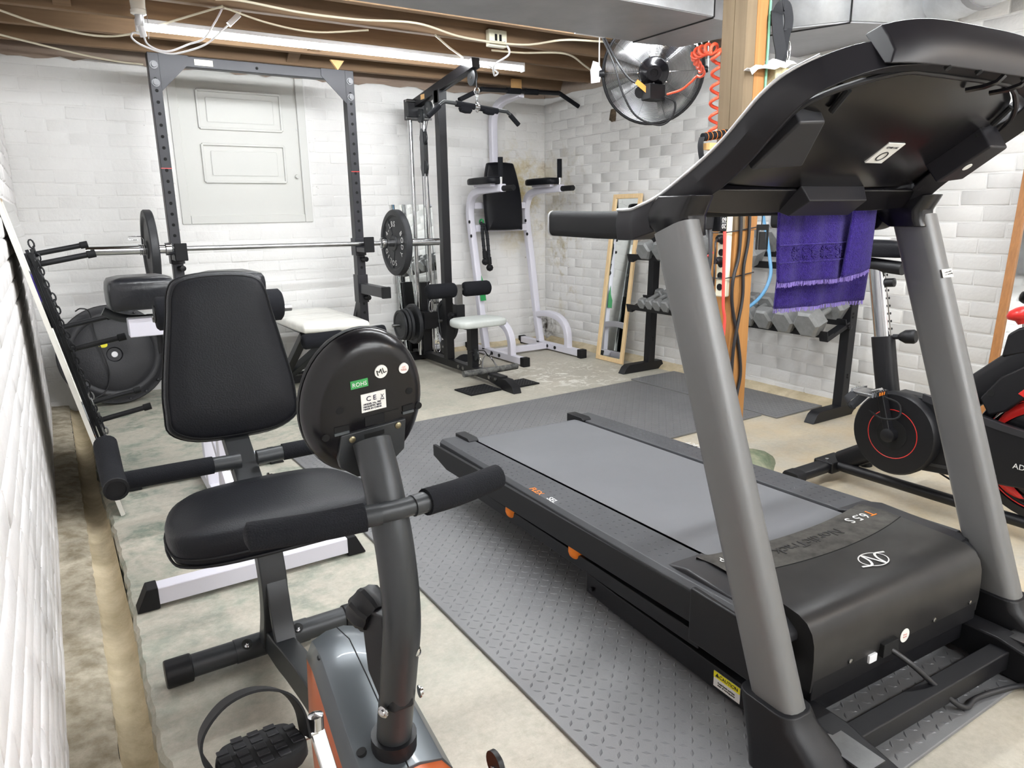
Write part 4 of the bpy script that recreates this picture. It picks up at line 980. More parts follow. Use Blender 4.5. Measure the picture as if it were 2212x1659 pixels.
text('sticker_print', 'ML', .012, CP(.016, .0535, .0276), cu_+cv_*.35, cv_, 'print_dark', con)
g = G(); g.lathe([(.0078, -.002), (.0078, .002)], CP(.052, .053, .0245), cn, 22); g.build('round_sticker', 'label_white', con)
text('sticker_print', 'QC\nPASS', .0042, CP(.052, .053, .0268), cu_, cv_, 'print_pink', con)
ce_ = cplate('rating_label', -.014, .024, -.004, .024, .0272, 'label_white', con, R(4))
text('label_print', 'C E', .0105, CP(.001, .0155, .0276), cu_+cv_*.07, cv_, 'print_black', con)
text('label_print', 'MODEL No. 709\nMAGNETIC BIKE\nMADE IN CHINA', .0038, CP(.003, .004, .0276), cu_+cv_*.07, cv_, 'print_black', con)
g = G(); x0 = CP(.018, .0165, .0276); g.tube([x0-cu_*.002-cv_*.003, x0+cu_*.002+cv_*.003], .0004, 4); g.tube([x0+cu_*.002-cv_*.003, x0-cu_*.002+cv_*.003], .0004, 4); g.tube([x0-cu_*.003-cv_*.0045, x0+cu_*.003-cv_*.0045], .0006, 4); g.build('bin_symbol', 'print_black', con)
for a, b_ in ((.003, .078), (-.066, -.034), (-.046, .004), (.062, .016), (.08, -.012)):
    G().lathe([(.0055, -.012), (.0055, .0)], CP(a, b_, .0258 if abs(a) < .07 and b_ < .07 else .0235), cn, 14).build('screw_recess', 'dark_hole', con)
for a0, a1, b0 in ((-.054, -.032, -.028), (.052, .070, -.014)):
    cplate('cable_slot', a0, a1, b0, b0+.008, .0268, 'dark_hole', con, R(4)); cplate('slot_tab', a0, a1, b0-.005, b0-.001, .0275, 'grey_shroud', con, R(4))
cplate('battery_door_line', -.03, .045, -.012, -.0112, .0264, 'dark_hole', con, R(4)); cplate('battery_tab', -.008, .022, -.026, -.012, .0272, 'black_rubber', con, R(4))
g = G(); g.loft([[CP(a, b_, .020) for a, b_ in ((-.046, -.085), (-.05, -.07), (-.045, -.034), (.056, -.026), (.055, -.075), (.02, -.105), (-.02, -.105))], [CP(a, b_, .0295) for a, b_ in ((-.046, -.085), (-.05, -.07), (-.045, -.034), (.056, -.026), (.055, -.075), (.02, -.105), (-.02, -.105))]]); mp = g.build('mount_plate', 'grey_powder', con, bevel=.0015)
for a, b_ in ((-.029, -.042), (.043, -.034)): G().lathe([(.005, 0), (.005, .0015), (.003, .003), (.0, .003)], CP(a, b_, .0295), cn, 14).build('screw', 'brass', mp)
cplate('plate_slot', -.01, .021, -.044, -.037, .0300, 'dark_hole', mp, R(4))
# body shroud: orange halves under a grey spine cover
def shroud(v, z0, z1, w0, w1): pass
prof = [(1.26, .05, .16, .03), (1.235, .045, .30, .045), (1.19, .04, .365, .056), (1.12, .04, .378, .064), (1.04, .04, .350, .070), (.96, .04, .315, .075), (.88, .04, .285, .078), (.80, .04, .262, .076), (.70, .045, .235, .066), (.60, .05, .19, .05), (.56, .06, .12, .03)]
g = G(); rings = []
for y, z0, z1, w_ in prof:
    wl_ = w_+.026*min(1, max(0, (1.24-y)/.2)); rings.append([(BX-wl_*.7, y, z0), (BX-wl_*.98, y, z0+.03), (BX-wl_, y, (z0+z1)*.5), (BX-w_*1.01, y, z1-.035), (BX-w_*.78, y, z1-.010), (BX-w_*.3, y, z1), (BX+w_*.3, y, z1), (BX+w_*.78, y, z1-.010), (BX+w_*1.01, y, z1-.035), (BX+wl_, y, (z0+z1)*.5), (BX+wl_*.98, y, z0+.03), (BX+wl_*.7, y, z0)])
g.loft(rings); g.build('body_shell', 'orange_plastic', RB, smooth=60, label='orange plastic body shell')
g = G(); rings = []
for y, z0, z1, w_ in prof:
    if .82 > y or y > 1.24: continue
    k = 1.0 if .84 < y < 1.2 else .8
    sd = .10*(y-.9) if y > .9 else 0
    zl = z1-.036
    rings.append([(BX-w_*1.03, y, zl), (BX-w_*1.03, y, z1-.034), (BX-w_*.80, y, z1-.006), (BX-w_*.3, y, z1+.005), (BX+w_*.3, y, z1+.005), (BX+w_*.80, y, z1-.006), (BX+w_*1.03, y, z1-.034), (BX+w_*1.03, y, zl), (BX, y, zl)])
g.loft(rings); sc2 = g.build('spine_cover', 'grey_shroud', RB, smooth=60, bevel=.003, label='grey plastic spine cover over the orange body')
g = G(); g.tube([(BX+.004, y, z1+.0052) for y, z0, z1, w_ in prof if .87 < y < 1.2], .0011, 6); g.build('seam', 'black_rubber', sc2)
G().tube([(BX, .928, .27), (BX, .922, .325)], .036, 24).build('post_collar', 'black_plastic', sc2)
for x, y, z in ((BX-.048, 1.12, .366), (BX-.050, .935, .303)): G().lathe([(.008, -.01), (.008, .003)], (x, y, z), (-.3, 0, 1), 14).build('screw_recess', 'dark_hole', sc2)
text('lettering', 'MARCY', .05, (BX-.104, .90, .185), (0, -1, 0), (0, 0, 1), 'silver_trim', RB)
# cranks and pedals
for sgn, pv, pz in ((-1, .87, .425), (1, .74, .165)):
    g = G(); g.rpath([(BX+sgn*.118, .805, .295), (BX+sgn*.132, pv, pz-.0)], .012, .02, up=(1, 0, 0)); cr_ = g.build('crank_arm', 'chrome', RB, bevel=.002)
    G().lathe([(.022, 0), (.022, .008), (.014, .012), (0, .012)], (BX+sgn*.112, .805, .295), (sgn, 0, 0), 20).build('crank_boss', 'black_plastic', cr_)
    G().lathe([(.010, -.008), (.011, .012), (.0, .016)], (BX+sgn*.132, pv, pz+.012), (0, .1, 1), 12).build('crank_cap', 'chrome', cr_)
    pc = V((BX+sgn*.208, pv, pz))
    g = G(); pl = [(-.058, -.03), (-.05, .03), (-.03, .048), (.03, .05), (.05, .03), (.054, -.03), (.03, -.055), (-.03, -.055)]
    tl = Matrix.Rotation(R(-14), 3, 'X'); ring = catmull([V((a, b_, 0)) for a, b_ in pl], 4, True)
    g.loft([[pc+tl @ (V((p.x*f, p.y*f, z))) for p in ring] for f, z in ((.9, -.016), (1, -.008), (1, .006), (.95, .009))]); pe = g.build('pedal', 'black_rubber', RB, smooth=40)
    g = G()
    for i in range(5):
        for j in range(5):
            a, b_ = -.044+i*.022, -.046+j*.0225
            if (abs(a)/.053)**3+(abs(b_)/.053)**3 > .85: continue
            g.box(pc+tl @ V((a, b_, .0095)), (.015, .014, .003), tl)
    g.build('grip_block', 'console_black', pe, bevel=.001, kind='stuff')
    st_ = [pc+tl @ V(p) for p in ((-.060, .0, -.004), (-.070, .004, .025), (-.064, .008, .052), (-.034, .012, .076), (.006, .014, .080), (.042, .012, .064), (.058, .006, .036), (.060, .0, .0))]
    g = G(); g.rpath(catmull(st_, 6), .0035, .05, up=tl @ V((0, 1, 0))); g.build('foot_strap', 'black_rubber', pe, smooth=60, bevel=.0008)
    G().cyl(V((BX+sgn*.132, pv, pz)), pc+V((-sgn*.05, 0, 0)), .007, 12).build('pedal_axle', 'chrome', pe)
# ================================================================== BACK EXTENSION BENCH (behind the bike)
RC = thing('back_extension_bench', 'white framed back extension bench with black pads and foam roller behind the bike', 'bench', (.44, 2.75, 0))
for y, x0, x1 in ((2.195, .13, .72), (3.29, .195, .745)):
    f = G().bb((x0, y-.027, .012), (x1, y+.027, .066)).build('floor_bar', 'white_powder', RC, bevel=.004)
    for sx, xx in ((-1, x0), (1, x1)):
        g = G(); g.prism([(0, .002), (0, .069), (-.030, .069), (-.062, .002)], (xx+.006 if sx < 0 else xx-.006, y-.030, 0), (-sx, 0, 0), (0, 0, 1), (0, .06, 0)); g.build('end_cap', 'black_rubber', f, bevel=.003)
sp = G(); sp.beam((.435, 2.22, .04), (.455, 3.27, .04), .05, .05); sp.build('spine', 'white_powder', RC, bevel=.004)
g = G(); g.rpath([(.452, 3.0, .06), (.452, 3.03, .35), (.452, 3.05, .74)], .06, .05, up=(0, 1, 0)); g.build('upright', 'white_powder', RC, bevel=.004)
g = G(); g.beam((.449, 2.72, .06), (.449, 2.62, .76), .05, .05, up=(0, 1, 0)); g.build('roller_post', 'white_powder', RC, bevel=.004)
g = G(); g.beam((.445, 2.45, .06), (.45, 3.02, .42), .04, .03); g.build('brace', 'white_powder', RC, bevel=.003)
g = G(); g.bb((.22, 3.03, .685), (.70, 3.10, .755)); g.build('pad_carrier', 'white_powder', RC, bevel=.004)
for x0, x1, t in ((.165, .400, 0), (.50, .735, 0)):
    cx_ = (x0+x1)/2; w_ = (x1-x0)/2; pts = catmull([(cx_+a*w_, 3.13+b_, .790) for a, b_ in ((-1, -.09), (-1, .09), (-.75, .13), (.75, .13), (1, .09), (1, -.09), (.75, -.13), (-.75, -.13))], 3, True)
    cushion('hip_pad', pts, 0, (0, -.08, 1), .118, 'leather', RC, .25)
G().cyl((.262, 2.62, .80), (.72, 2.62, .80), .012, 10).build('roller_axle', 'steel', RC)
for x0, x1 in ((.272, .462), (.47, .685)):
    fr = G().lathe([(.0, 0), (.048, 0), (.056, .008), (.057, x1-x0-.008), (.048, x1-x0), (0, x1-x0)], (x0, 2.62, .815), (1, 0, 0), 24).build('foam_roller', 'black_foam', RC, smooth=50)
    G().lathe([(.030, 0), (.030, .006), (0, .006)], (x1-.002 if x0 > .4 else x0-.004, 2.62, .815), (1, 0, 0), 20).build('roller_cap', 'black_plastic', fr)
G().tube(catmull([(.15, 3.20, .775), (.20, 3.20, .748), (.26, 3.20, .735), (.36, 3.16, .735)], 5), .0175, 14).build('side_handle', 'grey_powder', RC, smooth=60)
G().cyl((.30, 3.175, .736), (.325, 3.165, .736), .0185, 14).build('handle_collar', 'chrome', RC)
G().cyl((.33, 3.12, .70), (.33, 3.12, .60), .012, 10).build('adjuster_knob', 'black_plastic', RC)

# ================================================================== LEANING BOARD AND PEG RACK ON THE LEFT
LX0, LXS = .115, .187                       # foot of the board and its slope x = LX0 - LXS*z
def LP(y, z, off=0.0): return V((LX0-LXS*z+off*math.cos(math.atan(LXS)), y, z+off*math.sin(math.atan(LXS))))
bd = thing('leaning_mirror', 'tall mirror with a pale edge leaning against the left brick wall', 'mirror', (.11, 3.6, 0))
g = G(); g.loft([[LP(y, z, o_) for (y, z, o_) in ((3.0, .004, 0), (4.15, .004, 0), (4.15, 1.20, 0), (3.0, 1.20, 0))], [LP(y, z, o_) for (y, z, o_) in ((3.0, .0, -.016), (4.15, .0, -.016), (4.15, 1.20, -.016), (3.0, 1.20, -.016))]]); g.build('backing_board', 'board_white', bd)
g = G(); g.loft([[LP(y, z, .0005) for (y, z) in ((3.0, .004), (4.15, .004), (4.15, 1.198), (3.0, 1.198))], [LP(y, z, .005) for (y, z) in ((3.002, .006), (4.148, .006), (4.148, 1.196), (3.002, 1.196))]]); g.build('glass', 'mirror', bd)
pk = thing('peg_rack', 'black steel peg rack hung with chain leaning on the tall mirror', 'rack', (.15, 3.7, 0))
for y in (3.42, 3.86):
    g = G(); g.beam(LP(y, .16, .014), LP(y, 1.0, .014), .012, .014, up=(1, 0, 0)); rl = g.build('rail', 'black_powder', pk, bevel=.002)
for y, zs in ((3.42, (.950, .60, .285)), (3.86, (.975, .642, .272))):
    for z in zs:
        a = LP(y, z, .02); b_ = a+V((.205, -.012, .036)); pg = G().cyl(a, b_, .0115, 12).build('peg', 'black_powder', pk)
        d = (b_-a).normalized(); G().cyl(b_-d*.028, b_+d*.004, .0155, 12).build('peg_cap', 'black_rubber', pg, bevel=.002)
for z in (.20, .95): G().beam(LP(3.40, z, .022), LP(3.88, z, .022), .03, .012, up=(1, 0, 0)).build('crossbar', 'black_powder', pk)
ch = thing('hanging_chain', 'black and silver chain hanging down the front of the peg rack', 'chain', (.14, 3.38, .1))
for i in range(34):
    z = 1.03-i*.0262; c_ = LP(3.385+.004*math.sin(i*1.3), z, .030+.004*math.sin(i*.9)); u1, v1, a1 = perp((1, 0, .18)); tz = V((-LXS, 0, 1)).normalized(); sd = V((0, 1, 0)) if i % 2 else V((1, 0, LXS)).normalized()
    pts = [c_+sd*.009*math.cos(t)+tz*.017*math.sin(t) for t in [2*PI*k/10 for k in range(10)]]
    G().tube(pts, .0036, 6, closed=True).build('link', 'steel' if i in (24, 25, 30, 31) else 'black_powder', ch, smooth=80)
# ================================================================== BALANCE DOME standing against the back wall
BO = thing('balance_trainer', 'black round balance trainer base standing on edge against the back wall', 'balance trainer', (.262, 5.08, 0))
bn_ = V((0.06, -.985, .16)).normalized(); bc = V((.262, 4.985, .312))
prof = [(0, .0), (.04, .0), (.046, .012), (.075, .014), (.19, .018), (.225, .006), (.235, .012), (.262, .012), (.272, .004), (.302, .002), (.308, -.008), (.308, -.028), (.298, -.036), (.28, -.04)]
dm = [(.28, -.04), (.268, -.08), (.225, -.12), (.15, -.15), (.06, -.165), (0.001, -.168)]
G().lathe(prof, bc, bn_, 56, caps=False).build('platform', 'bosu', BO, smooth=40)
G().lathe(dm, bc, bn_, 48, caps=False).build('dome', 'black_rubber', BO, smooth=60)
G().lathe([(.0, .006), (.017, .006), (.019, .002), (.019, -.002)], bc, bn_, 20, caps=False).build('plug', 'white_plastic', BO)
u_, v_, a_ = perp(bn_); ru, rv = V((1, 0, 0)), V((0, .16, .985))
g = G(); g.sweep([bc+ru*-.062+rv*.072+bn_*.015, bc+ru*-.062+rv*.072+bn_*.0185], [(a, b_) for a, b_ in circ(.033, 20, .022)], up=(.45, 0, .9)); g.build('yellow_sticker', 'label_yellow', BO)
for i in range(18):
    a = 2*PI*i/18; G().lathe([(.009, 0), (.006, .004), (0, .004)], bc+(ru*math.cos(a)+rv*math.sin(a))*.288+bn_*.002, bn_, 8).build('rivet', 'bosu', BO)
cable('thin_cord', [(.09, 4.93, .60), (.12, 4.92, .615), (.16, 4.93, .59), (.17, 4.955, .48), (.185, 4.94, .40), (.21, 4.93, .28), (.215, 4.93, .18), (.18, 4.92, .10), (.10, 4.9, .06)], .004, 'cable_black', 'thin black cord hanging over the balance trainer', cat='cord')

# ================================================================== SQUAT RACK
SR = thing('squat_rack', 'black steel squat rack with a row of holes up each post', 'squat rack', (1.22, 4.75, 0))
RX0, RX1, RY = .648, 1.793, 4.735
for x in (RX0, RX1):
    G().bb((x-.029, RY-.035, .05), (x+.029, RY+.035, 2.03)).build('post', 'rack_black', SR, bevel=.003)
    po = SR.children[-1] if False else None
    g = G()
    for i in range(29):
        z = .16+i*.0618
        if z > 1.9: break
        g.lathe([(.0095, -.001), (.0095, .0008)], (x, RY-.035, z), (0, -1, 0), 10)
    g.build('peg_holes', 'dark_hole', SR)
    for z in (1.87, 1.965):
        G().lathe([(.022, 0), (.022, .004), (.015, .004), (.014, .012), (.0, .012)], (x, RY-.035, z), (0, -1, 0), 12).build('bolt', 'bolt', SR)
    G().bb((x-.029, 4.35, 0.0), (x+.029, 5.2, .05)).build('foot', 'rack_black', SR, bevel=.004)
    G().beam((x, 5.1, .05), (x, RY+.03, .55), .045, .045).build('rear_brace', 'rack_black', SR, bevel=.003)
    G().bb((x-.0295, RY-.0355, 1.405), (x+.0295, RY-.0345, 1.409)).build('red_mark', 'red_plastic', SR)
    # bar hook
    j = G().bb((x-.038, RY-.042, .86), (x+.038, RY+.042, .975)).build('hook_sleeve', 'rack_black', SR, bevel=.003)
    G().bb((x-.034 if x > 1 else x-.034, 4.545, .885), (x+.034, RY-.04, .918)).build('hook_shelf', 'rack_black', j, bevel=.003)
    G().bb((x-.034, 4.53, .885), (x+.034, 4.546, .985)).build('hook_lip', 'black_rubber', j, bevel=.004)
    G().lathe([(.012, 0), (.012, .02), (.017, .024), (.017, .05), (.0, .053)], (x+.005, RY-.042, .835), (.25, -1, 0), 14).build('pull_pin', 'black_plastic', j)
    # spotter arm
    sa = G().bb((x-.037, RY-.042, .54), (x+.037, RY+.042, .73)).build('arm_sleeve', 'rack_black', SR, bevel=.003)
    G().bb((x-.026, 4.30, .605), (x+.026, RY-.04, .672)).build('spotter_arm', 'rack_black', sa, bevel=.003)
    G().bb((x-.029, 4.285, .602), (x+.029, 4.312, .675)).build('arm_cap', 'black_rubber', sa, bevel=.004)
    G().lathe([(.012, 0), (.012, .02), (.017, .024), (.017, .05), (.0, .053)], (x+.008, RY-.042, .575), (.25, -1, 0), 14).build('pull_pin', 'black_plastic', sa)
G().bb((RX0-.028, 5.14, .0), (RX1+.028, 5.19, .049)).build('rear_crossbar', 'rack_black', SR, bevel=.004)
cb_ = G().bb((RX0+.03, RY-.03, 1.968), (RX1-.03, RY+.03, 2.028)).build('top_crossbar', 'rack_black', SR, bevel=.004)
G().bb((.865, RY-.0312, 1.982), (.965, RY-.0302, 2.014)).build('label', 'label_cream', cb_)
G().lathe([(.009, 0), (.009, .001)], (1.215, RY-.0305, 1.995), (0, -1, 0), 10).build('hole', 'dark_hole', cb_)
for x, s2 in ((RX0+.029, 1), (RX1-.029, -1)):
    g = G(); g.prism([(0, 0), (.155*s2, 0), (.155*s2, -.045), (0, -.20)], (x, RY-.034, 2.029), (1, 0, 0), (0, 0, 1), (0, .006, 0)); g.build('gusset', 'rack_black', cb_)

# ================================================================== BARBELL AND PLATES
BA, BB = V((.177, 4.60, .957)), V((2.335, 4.60, .935))
ax = (BB-BA).normalized(); Lb = (BB-BA).length
BBL = thing('barbell', 'chrome barbell resting on the hooks of the squat rack', 'barbell', BA.lerp(BB, .5)-V((0, 0, .03)))
def bp(t): return BA+ax*t
G().tube([bp(.44), bp(Lb-.44)], .0142, 16).build('bar', 'steel', BBL)
for t in (.75, 1.0, 1.25, 1.45): pass
for t0, t1, o_ in ((0, .42, 1), (Lb-.42, Lb, -1)):
    sl = G().tube([bp(t0), bp(t1)], .0252, 20).build('sleeve', 'chrome', BBL)
    c0 = t1-.005 if o_ > 0 else t0+.005
    G().tube([bp(c0-.018), bp(c0+.018)], .0375, 20).build('collar_flange', 'chrome', sl, bevel=.004)
def letters(txt, c, n_, up0, r_, a0, a1, size, m, parent):
    """lettering set round a circle; angles clockwise from up0 as seen looking along -n_"""
    n_ = V(n_).normalized(); up0 = V(up0); up0 = (up0-n_*up0.dot(n_)).normalized(); rt = up0.cross(n_)
    k = len(txt)
    for i, chx in enumerate(txt):
        if chx == ' ': continue
        a = R(a0+(a1-a0)*(i/(k-1) if k > 1 else .5)); d = up0*math.cos(a)+rt*math.sin(a); tg = rt*math.cos(a)-up0*math.sin(a)
        text('lettering', chx, size, V(c)+d*r_, tg, d, m, parent)
def plate(label, c, n_, rad, th, m, parent=None, txt=None, up0=(0, 0, 1), group=None, hub=.03):
    c = V(c); n_ = V(n_).normalized()
    t = thing('weight_plate', label, 'weight plate', c-V((0, 0, rad)), 0, group)
    pr = [(hub, -th*.5), (hub*1.9, -th*.5), (hub*2.05, -th*.32), (rad*.78, -th*.22), (rad*.84, -th*.5), (rad*.975, -th*.5), (rad, -th*.36), (rad, th*.36), (rad*.975, th*.5), (rad*.84, th*.5), (rad*.78, th*.22), (hub*2.05, th*.32), (hub*1.9, th*.5), (hub, th*.5), (hub, -th*.5)]
    G().lathe(pr, c, n_, 48, caps=False).build('disc', m, t, smooth=35)
    return t
lp = plate('black iron weight plate on the left end of the barbell', bp(.322), ax, .222, .045, 'plate_black', group='large plates on the barbell', hub=.0265)
c_ = bp(Lb-.322); rp_ = plate('black 45 pound iron weight plate on the right end of the barbell', c_, ax, .222, .045, 'plate_black', group='large plates on the barbell', hub=.0265)
for a in (40, 160, 280):
    d = V((0, math.sin(R(a)), math.cos(R(a)))); g = G(); g.beam(c_+d*.056-ax*.012, c_+d*.172-ax*.012, .05, .012, up=ax); g.build('web', 'plate_black', rp_, bevel=.003)
fc = c_-ax*.0095
letters('45LBS', c_-ax*.0185, -ax, (0, 0, 1), .125, -62, 8, .052, 'print_white', rp_)
letters('BODY', c_-ax*.0185, -ax, (0, 0, 1), .135, 62, 120, .05, 'print_white', rp_)
letters('SOLID', c_-ax*.0185, -ax, (0, 0, 1), .135, 170, 245, .05, 'print_white', rp_)
sg = thing('spring_collar', 'wire spring collar beside the left barbell plate', 'collar', bp(.27)-V((0, 0, .03)))
pts = []
for i in range(60):
    a = i*2*PI/15; t = .262+i*.00055; u_, v_, _ = perp(ax); pts.append(bp(t)+(u_*math.cos(a)+v_*math.sin(a))*.0285)
pts += [pts[-1]+V((-.0, -.01, .07)), pts[-1]+V((-.01, -.01, .085)), pts[-1]+V((-.075, -.012, .087)), pts[-1]+V((-.078, -.012, .068)), pts[-1]+V((-.03, -.012, .067))]
G().tube(pts, .0028, 6).build('spring', 'chrome', sg, smooth=80)
for c0, lb_ in ((Lb-.275, 'wire spring collar beside the right barbell plate'),):
    s2 = thing('spring_collar', lb_, 'collar', bp(c0)-V((0, 0, .03))); pts = []
    for i in range(60):
        a = i*2*PI/15; u_, v_, _ = perp(ax); pts.append(bp(c0+i*.00055)+(u_*math.cos(a)+v_*math.sin(a))*.0285)
    pts += [pts[-1]+V((0, -.01, -.075)), pts[-1]+V((.03, -.01, -.1))]
    G().tube(pts, .0028, 6).build('spring', 'chrome', s2, smooth=80)

# ================================================================== FLAT BENCH under the barbell
FB = thing('weight_bench', 'grey padded flat bench wrapped in clear plastic inside the squat rack', 'bench', (1.42, 4.65, 0))
pts = catmull([(x, y, .425) for x, y in ((1.245, 4.33), (1.235, 4.6), (1.235, 5.0), (1.265, 5.12), (1.44, 5.14), (1.62, 5.12), (1.655, 5.0), (1.655, 4.6), (1.645, 4.27), (1.60, 4.24), (1.29, 4.29))], 3, True)
cushion('seat_pad', pts, 0, (0, 0, 1), .062, 'plastic_wrap', FB, .2)
G().bb((1.29, 4.38, .395), (1.59, 5.08, .426)).build('pad_frame', 'black_powder', FB)
G().beam((1.285, 4.43, .40), (1.24, 4.88, .03), .045, .05, up=(1, 0, 0)).build('leg', 'black_powder', FB, bevel=.003)
G().beam((1.60, 4.43, .40), (1.60, 4.88, .03), .045, .05, up=(1, 0, 0)).build('leg', 'black_powder', FB, bevel=.003)
G().beam((1.26, 4.86, .05), (1.50, 4.52, .36), .05, .05, up=(1, 0, 0)).build('brace', 'grey_powder', FB, bevel=.003)
G().bb((1.20, 4.86, .0), (1.72, 4.91, .05)).build('floor_bar', 'black_powder', FB, bevel=.003)
G().bb((1.42, 4.30, .345), (1.47, 4.9, .395)).build('spine', 'black_powder', FB, bevel=.003)
G().cyl((1.25, 4.88, .075), (1.42, 4.88, .085), .012, 10).build('adjuster_bar', 'steel', FB)
G().beam((1.435, 4.32, .375), (1.435, 4.10, .405), .045, .045).build('roller_arm', 'grey_powder', FB, bevel=.003)
G().cyl((1.20, 4.10, .412), (1.68, 4.10, .422), .011, 10).build('roller_axle', 'steel', FB)
for x0, x1 in ((1.175, 1.415), (1.452, 1.688)):
    G().lathe([(.0, 0), (.020, 0), (.020, -.003), (.034, -.003), (.042, .006), (.045, .014), (.045, x1-x0-.014), (.042, x1-x0-.005), (.03, x1-x0), (0, x1-x0)], (x0, 4.10, .413+(x0-1.2)*.02), (1, 0, .02), 22).build('foam_roller', 'black_foam', FB, smooth=50)
# ================================================================== LAT PULL-DOWN MACHINE
LX = 2.40
LT = thing('lat_pulldown_machine', 'black lat pull-down machine with grey seat and foam thigh rollers', 'cable machine', (LX, 4.5, 0))
G().bb((LX-.028, 3.86, .03), (LX+.028, 5.17, .085)).build('base_rail', 'black_powder', LT, bevel=.004)
G().bb((LX-.25, 5.09, 0), (LX+.25, 5.15, .06)).build('rear_foot', 'black_powder', LT, bevel=.004)
ft = G(); ft.prism([(3.70, 0), (3.72, .045), (3.80, .075), (4.02, .075), (4.02, .03), (3.86, .012), (3.84, 0)], (LX-.03, 0, 0), (0, 1, 0), (0, 0, 1), (.06, 0, 0)); ft.build('front_foot', 'black_powder', LT, bevel=.003)
for y in (3.92, 4.0, 4.36, 4.43): G().lathe([(.013, 0), (.013, .006), (0, .009)], (LX-.029, y, .058), (-1, 0, 0), 12).build('bolt', 'steel', LT)
G().bb((LX-.03, 4.595, .085), (LX+.03, 4.655, 1.945)).build('front_post', 'black_powder', LT, bevel=.003)
for x in (LX-.055, LX+.055):
    G().cyl((x, 5.0, .06), (x, 5.0, 1.82), .0165, 14).build('guide_rod', 'chrome', LT)
G().bb((LX-.035, 4.98, .06), (LX+.035, 5.05, .62)).build('rear_post', 'black_powder', LT, bevel=.003)
G().bb((LX-.085, 4.965, 1.79), (LX+.085, 5.03, 1.93)).build('rod_head', 'black_powder', LT, bevel=.004)
tbm = G().beam((LX, 5.03, 1.90), (LX, 4.12, 2.035), .056, .06).build('top_beam', 'black_powder', LT, bevel=.003)
G().bb((LX-.03, 4.58, 1.86), (LX+.03, 4.67, 1.95)).build('beam_bracket', 'black_powder', LT, bevel=.003)
G().bb((LX-.0292, 4.80, 1.912), (LX-.0286, 4.86, 1.945)).build('label', 'wood_peg', tbm)
G().lathe([(.014, 0), (.014, .008), (0, .012)], (LX-.03, 4.62, 1.83), (-1, 0, 0), 12).build('bolt', 'steel', LT)
for y, z in ((4.98, 1.915), (4.98, 1.80)): G().cyl((LX-.10, y-.02, z), (LX+.10, y-.02, z), .008, 10).build('pin', 'steel', LT)
def pulley(y, z, r_=.048, x=LX, m='grey_powder'):
    p = G().lathe([(r_*.9, -.011), (r_, -.009), (r_*.86, 0), (r_, .009), (r_*.9, .011)], (x, y, z), (1, 0, 0), 28).build('pulley', m, LT, smooth=35)
    G().lathe([(.009, -.014), (.009, .014)], (x, y, z), (1, 0, 0), 10).build('pulley_bolt', 'steel', p)
    return p
pulley(4.93, 1.815); pulley(4.80, 1.845, .054); pulley(4.17, 1.955, .05); pulley(4.90, 1.66, .05); pulley(4.90, 1.46, .05); pulley(4.70, .16, .052); pulley(4.24, .17, .045)
for x in (LX-.016, LX+.016):
    g = G(); g.prism(catmull([V((a, b_, 0)) for a, b_ in ((-.022, -.14), (-.03, 0), (-.022, .14), (0, .165), (.022, .14), (.03, 0), (.022, -.14), (0, -.165))], 3, True) and [(p.x, p.y) for p in catmull([V((a, b_, 0)) for a, b_ in ((-.022, -.14), (-.03, 0), (-.022, .14), (0, .165), (.022, .14), (.03, 0), (.022, -.14), (0, -.165))], 3, True)], (x-.0015, 4.90, 1.56), (0, 1, 0), (0, 0, 1), (.003, 0, 0)); g.build('pulley_cheek', 'grey_powder', LT)
for (y0, z0, y1, z1) in ((4.945, 1.41, 4.945, .40), (4.86, 1.41, 4.80, .50), (4.945, 1.80, 4.945, 1.70), (4.77, 1.86, 4.86, 1.70), (4.21, 2.0, 4.76, 1.895), (4.80, .50, 4.74, .2)):
    G().cyl((LX, y0, z0), (LX, y1, z1), .0028, 8).build('cable', 'cable_grey', LT)
G().tube(catmull([(LX, 4.14, 1.985), (LX, 4.122, 1.95), (LX, 4.12, 1.90), (LX, 4.12, 1.885)], 4), .004, 8).build('cable', 'cable_black', LT)
G().lathe([(.001, -.021), (.014, -.016), (.021, 0), (.014, .016), (.001, .021)], (LX, 4.12, 1.868), (0, 0, 1), 18).build('cable_stop_ball', 'chrome', LT)
g = G(); 
for i in range(3):
    c_ = V((LX, 4.12, 1.842-i*.018)); sd = V((0, 1, 0)) if i % 2 else V((1, 0, 0)); g.tube([c_+sd*.007*math.cos(t)+V((0, 0, .012*math.sin(t))) for t in [2*PI*k/10 for k in range(10)]], .0025, 6, closed=True)
g.tube(catmull([V((LX, 4.12, 1.80))+V((a, 0, b_)) for a, b_ in ((0, .012), (.012, 0), (.014, -.04), (0, -.056), (-.014, -.04), (-.010, 0))], 4, True), .0028, 6, closed=True); g.build('snap_hook', 'chrome', LT)
# weight horn
G().cyl((LX-.31, 4.93, .318), (LX+.30, 4.93, .318), .0125, 12).build('weight_horn', 'steel', LT)
G().bb((LX-.06, 4.90, .27), (LX+.06, 4.99, .40)).build('carriage', 'black_powder', LT, bevel=.004)
WP = 'small plates on the pull-down machine'
for i, (x, r_, th, lb_) in enumerate(((2.155, .112, .018, 'outermost thin black plate on the pull-down machine horn'), (2.185, .118, .022, 'second black plate from the end of the machine horn'), (2.212, .122, .022, 'third black plate from the end of the machine horn'), (2.262, .152, .03, 'larger black plate innermost on the left of the machine horn'))):
    plate(lb_, (x, 4.93, .318), (1, 0, 0), r_, th, 'plate_black', group=WP, hub=.0135)
plate('large black plate on the right side of the pull-down machine', (2.55, 4.93, .318), (1, 0, 0), .165, .032, 'plate_black', group=WP, hub=.0135)
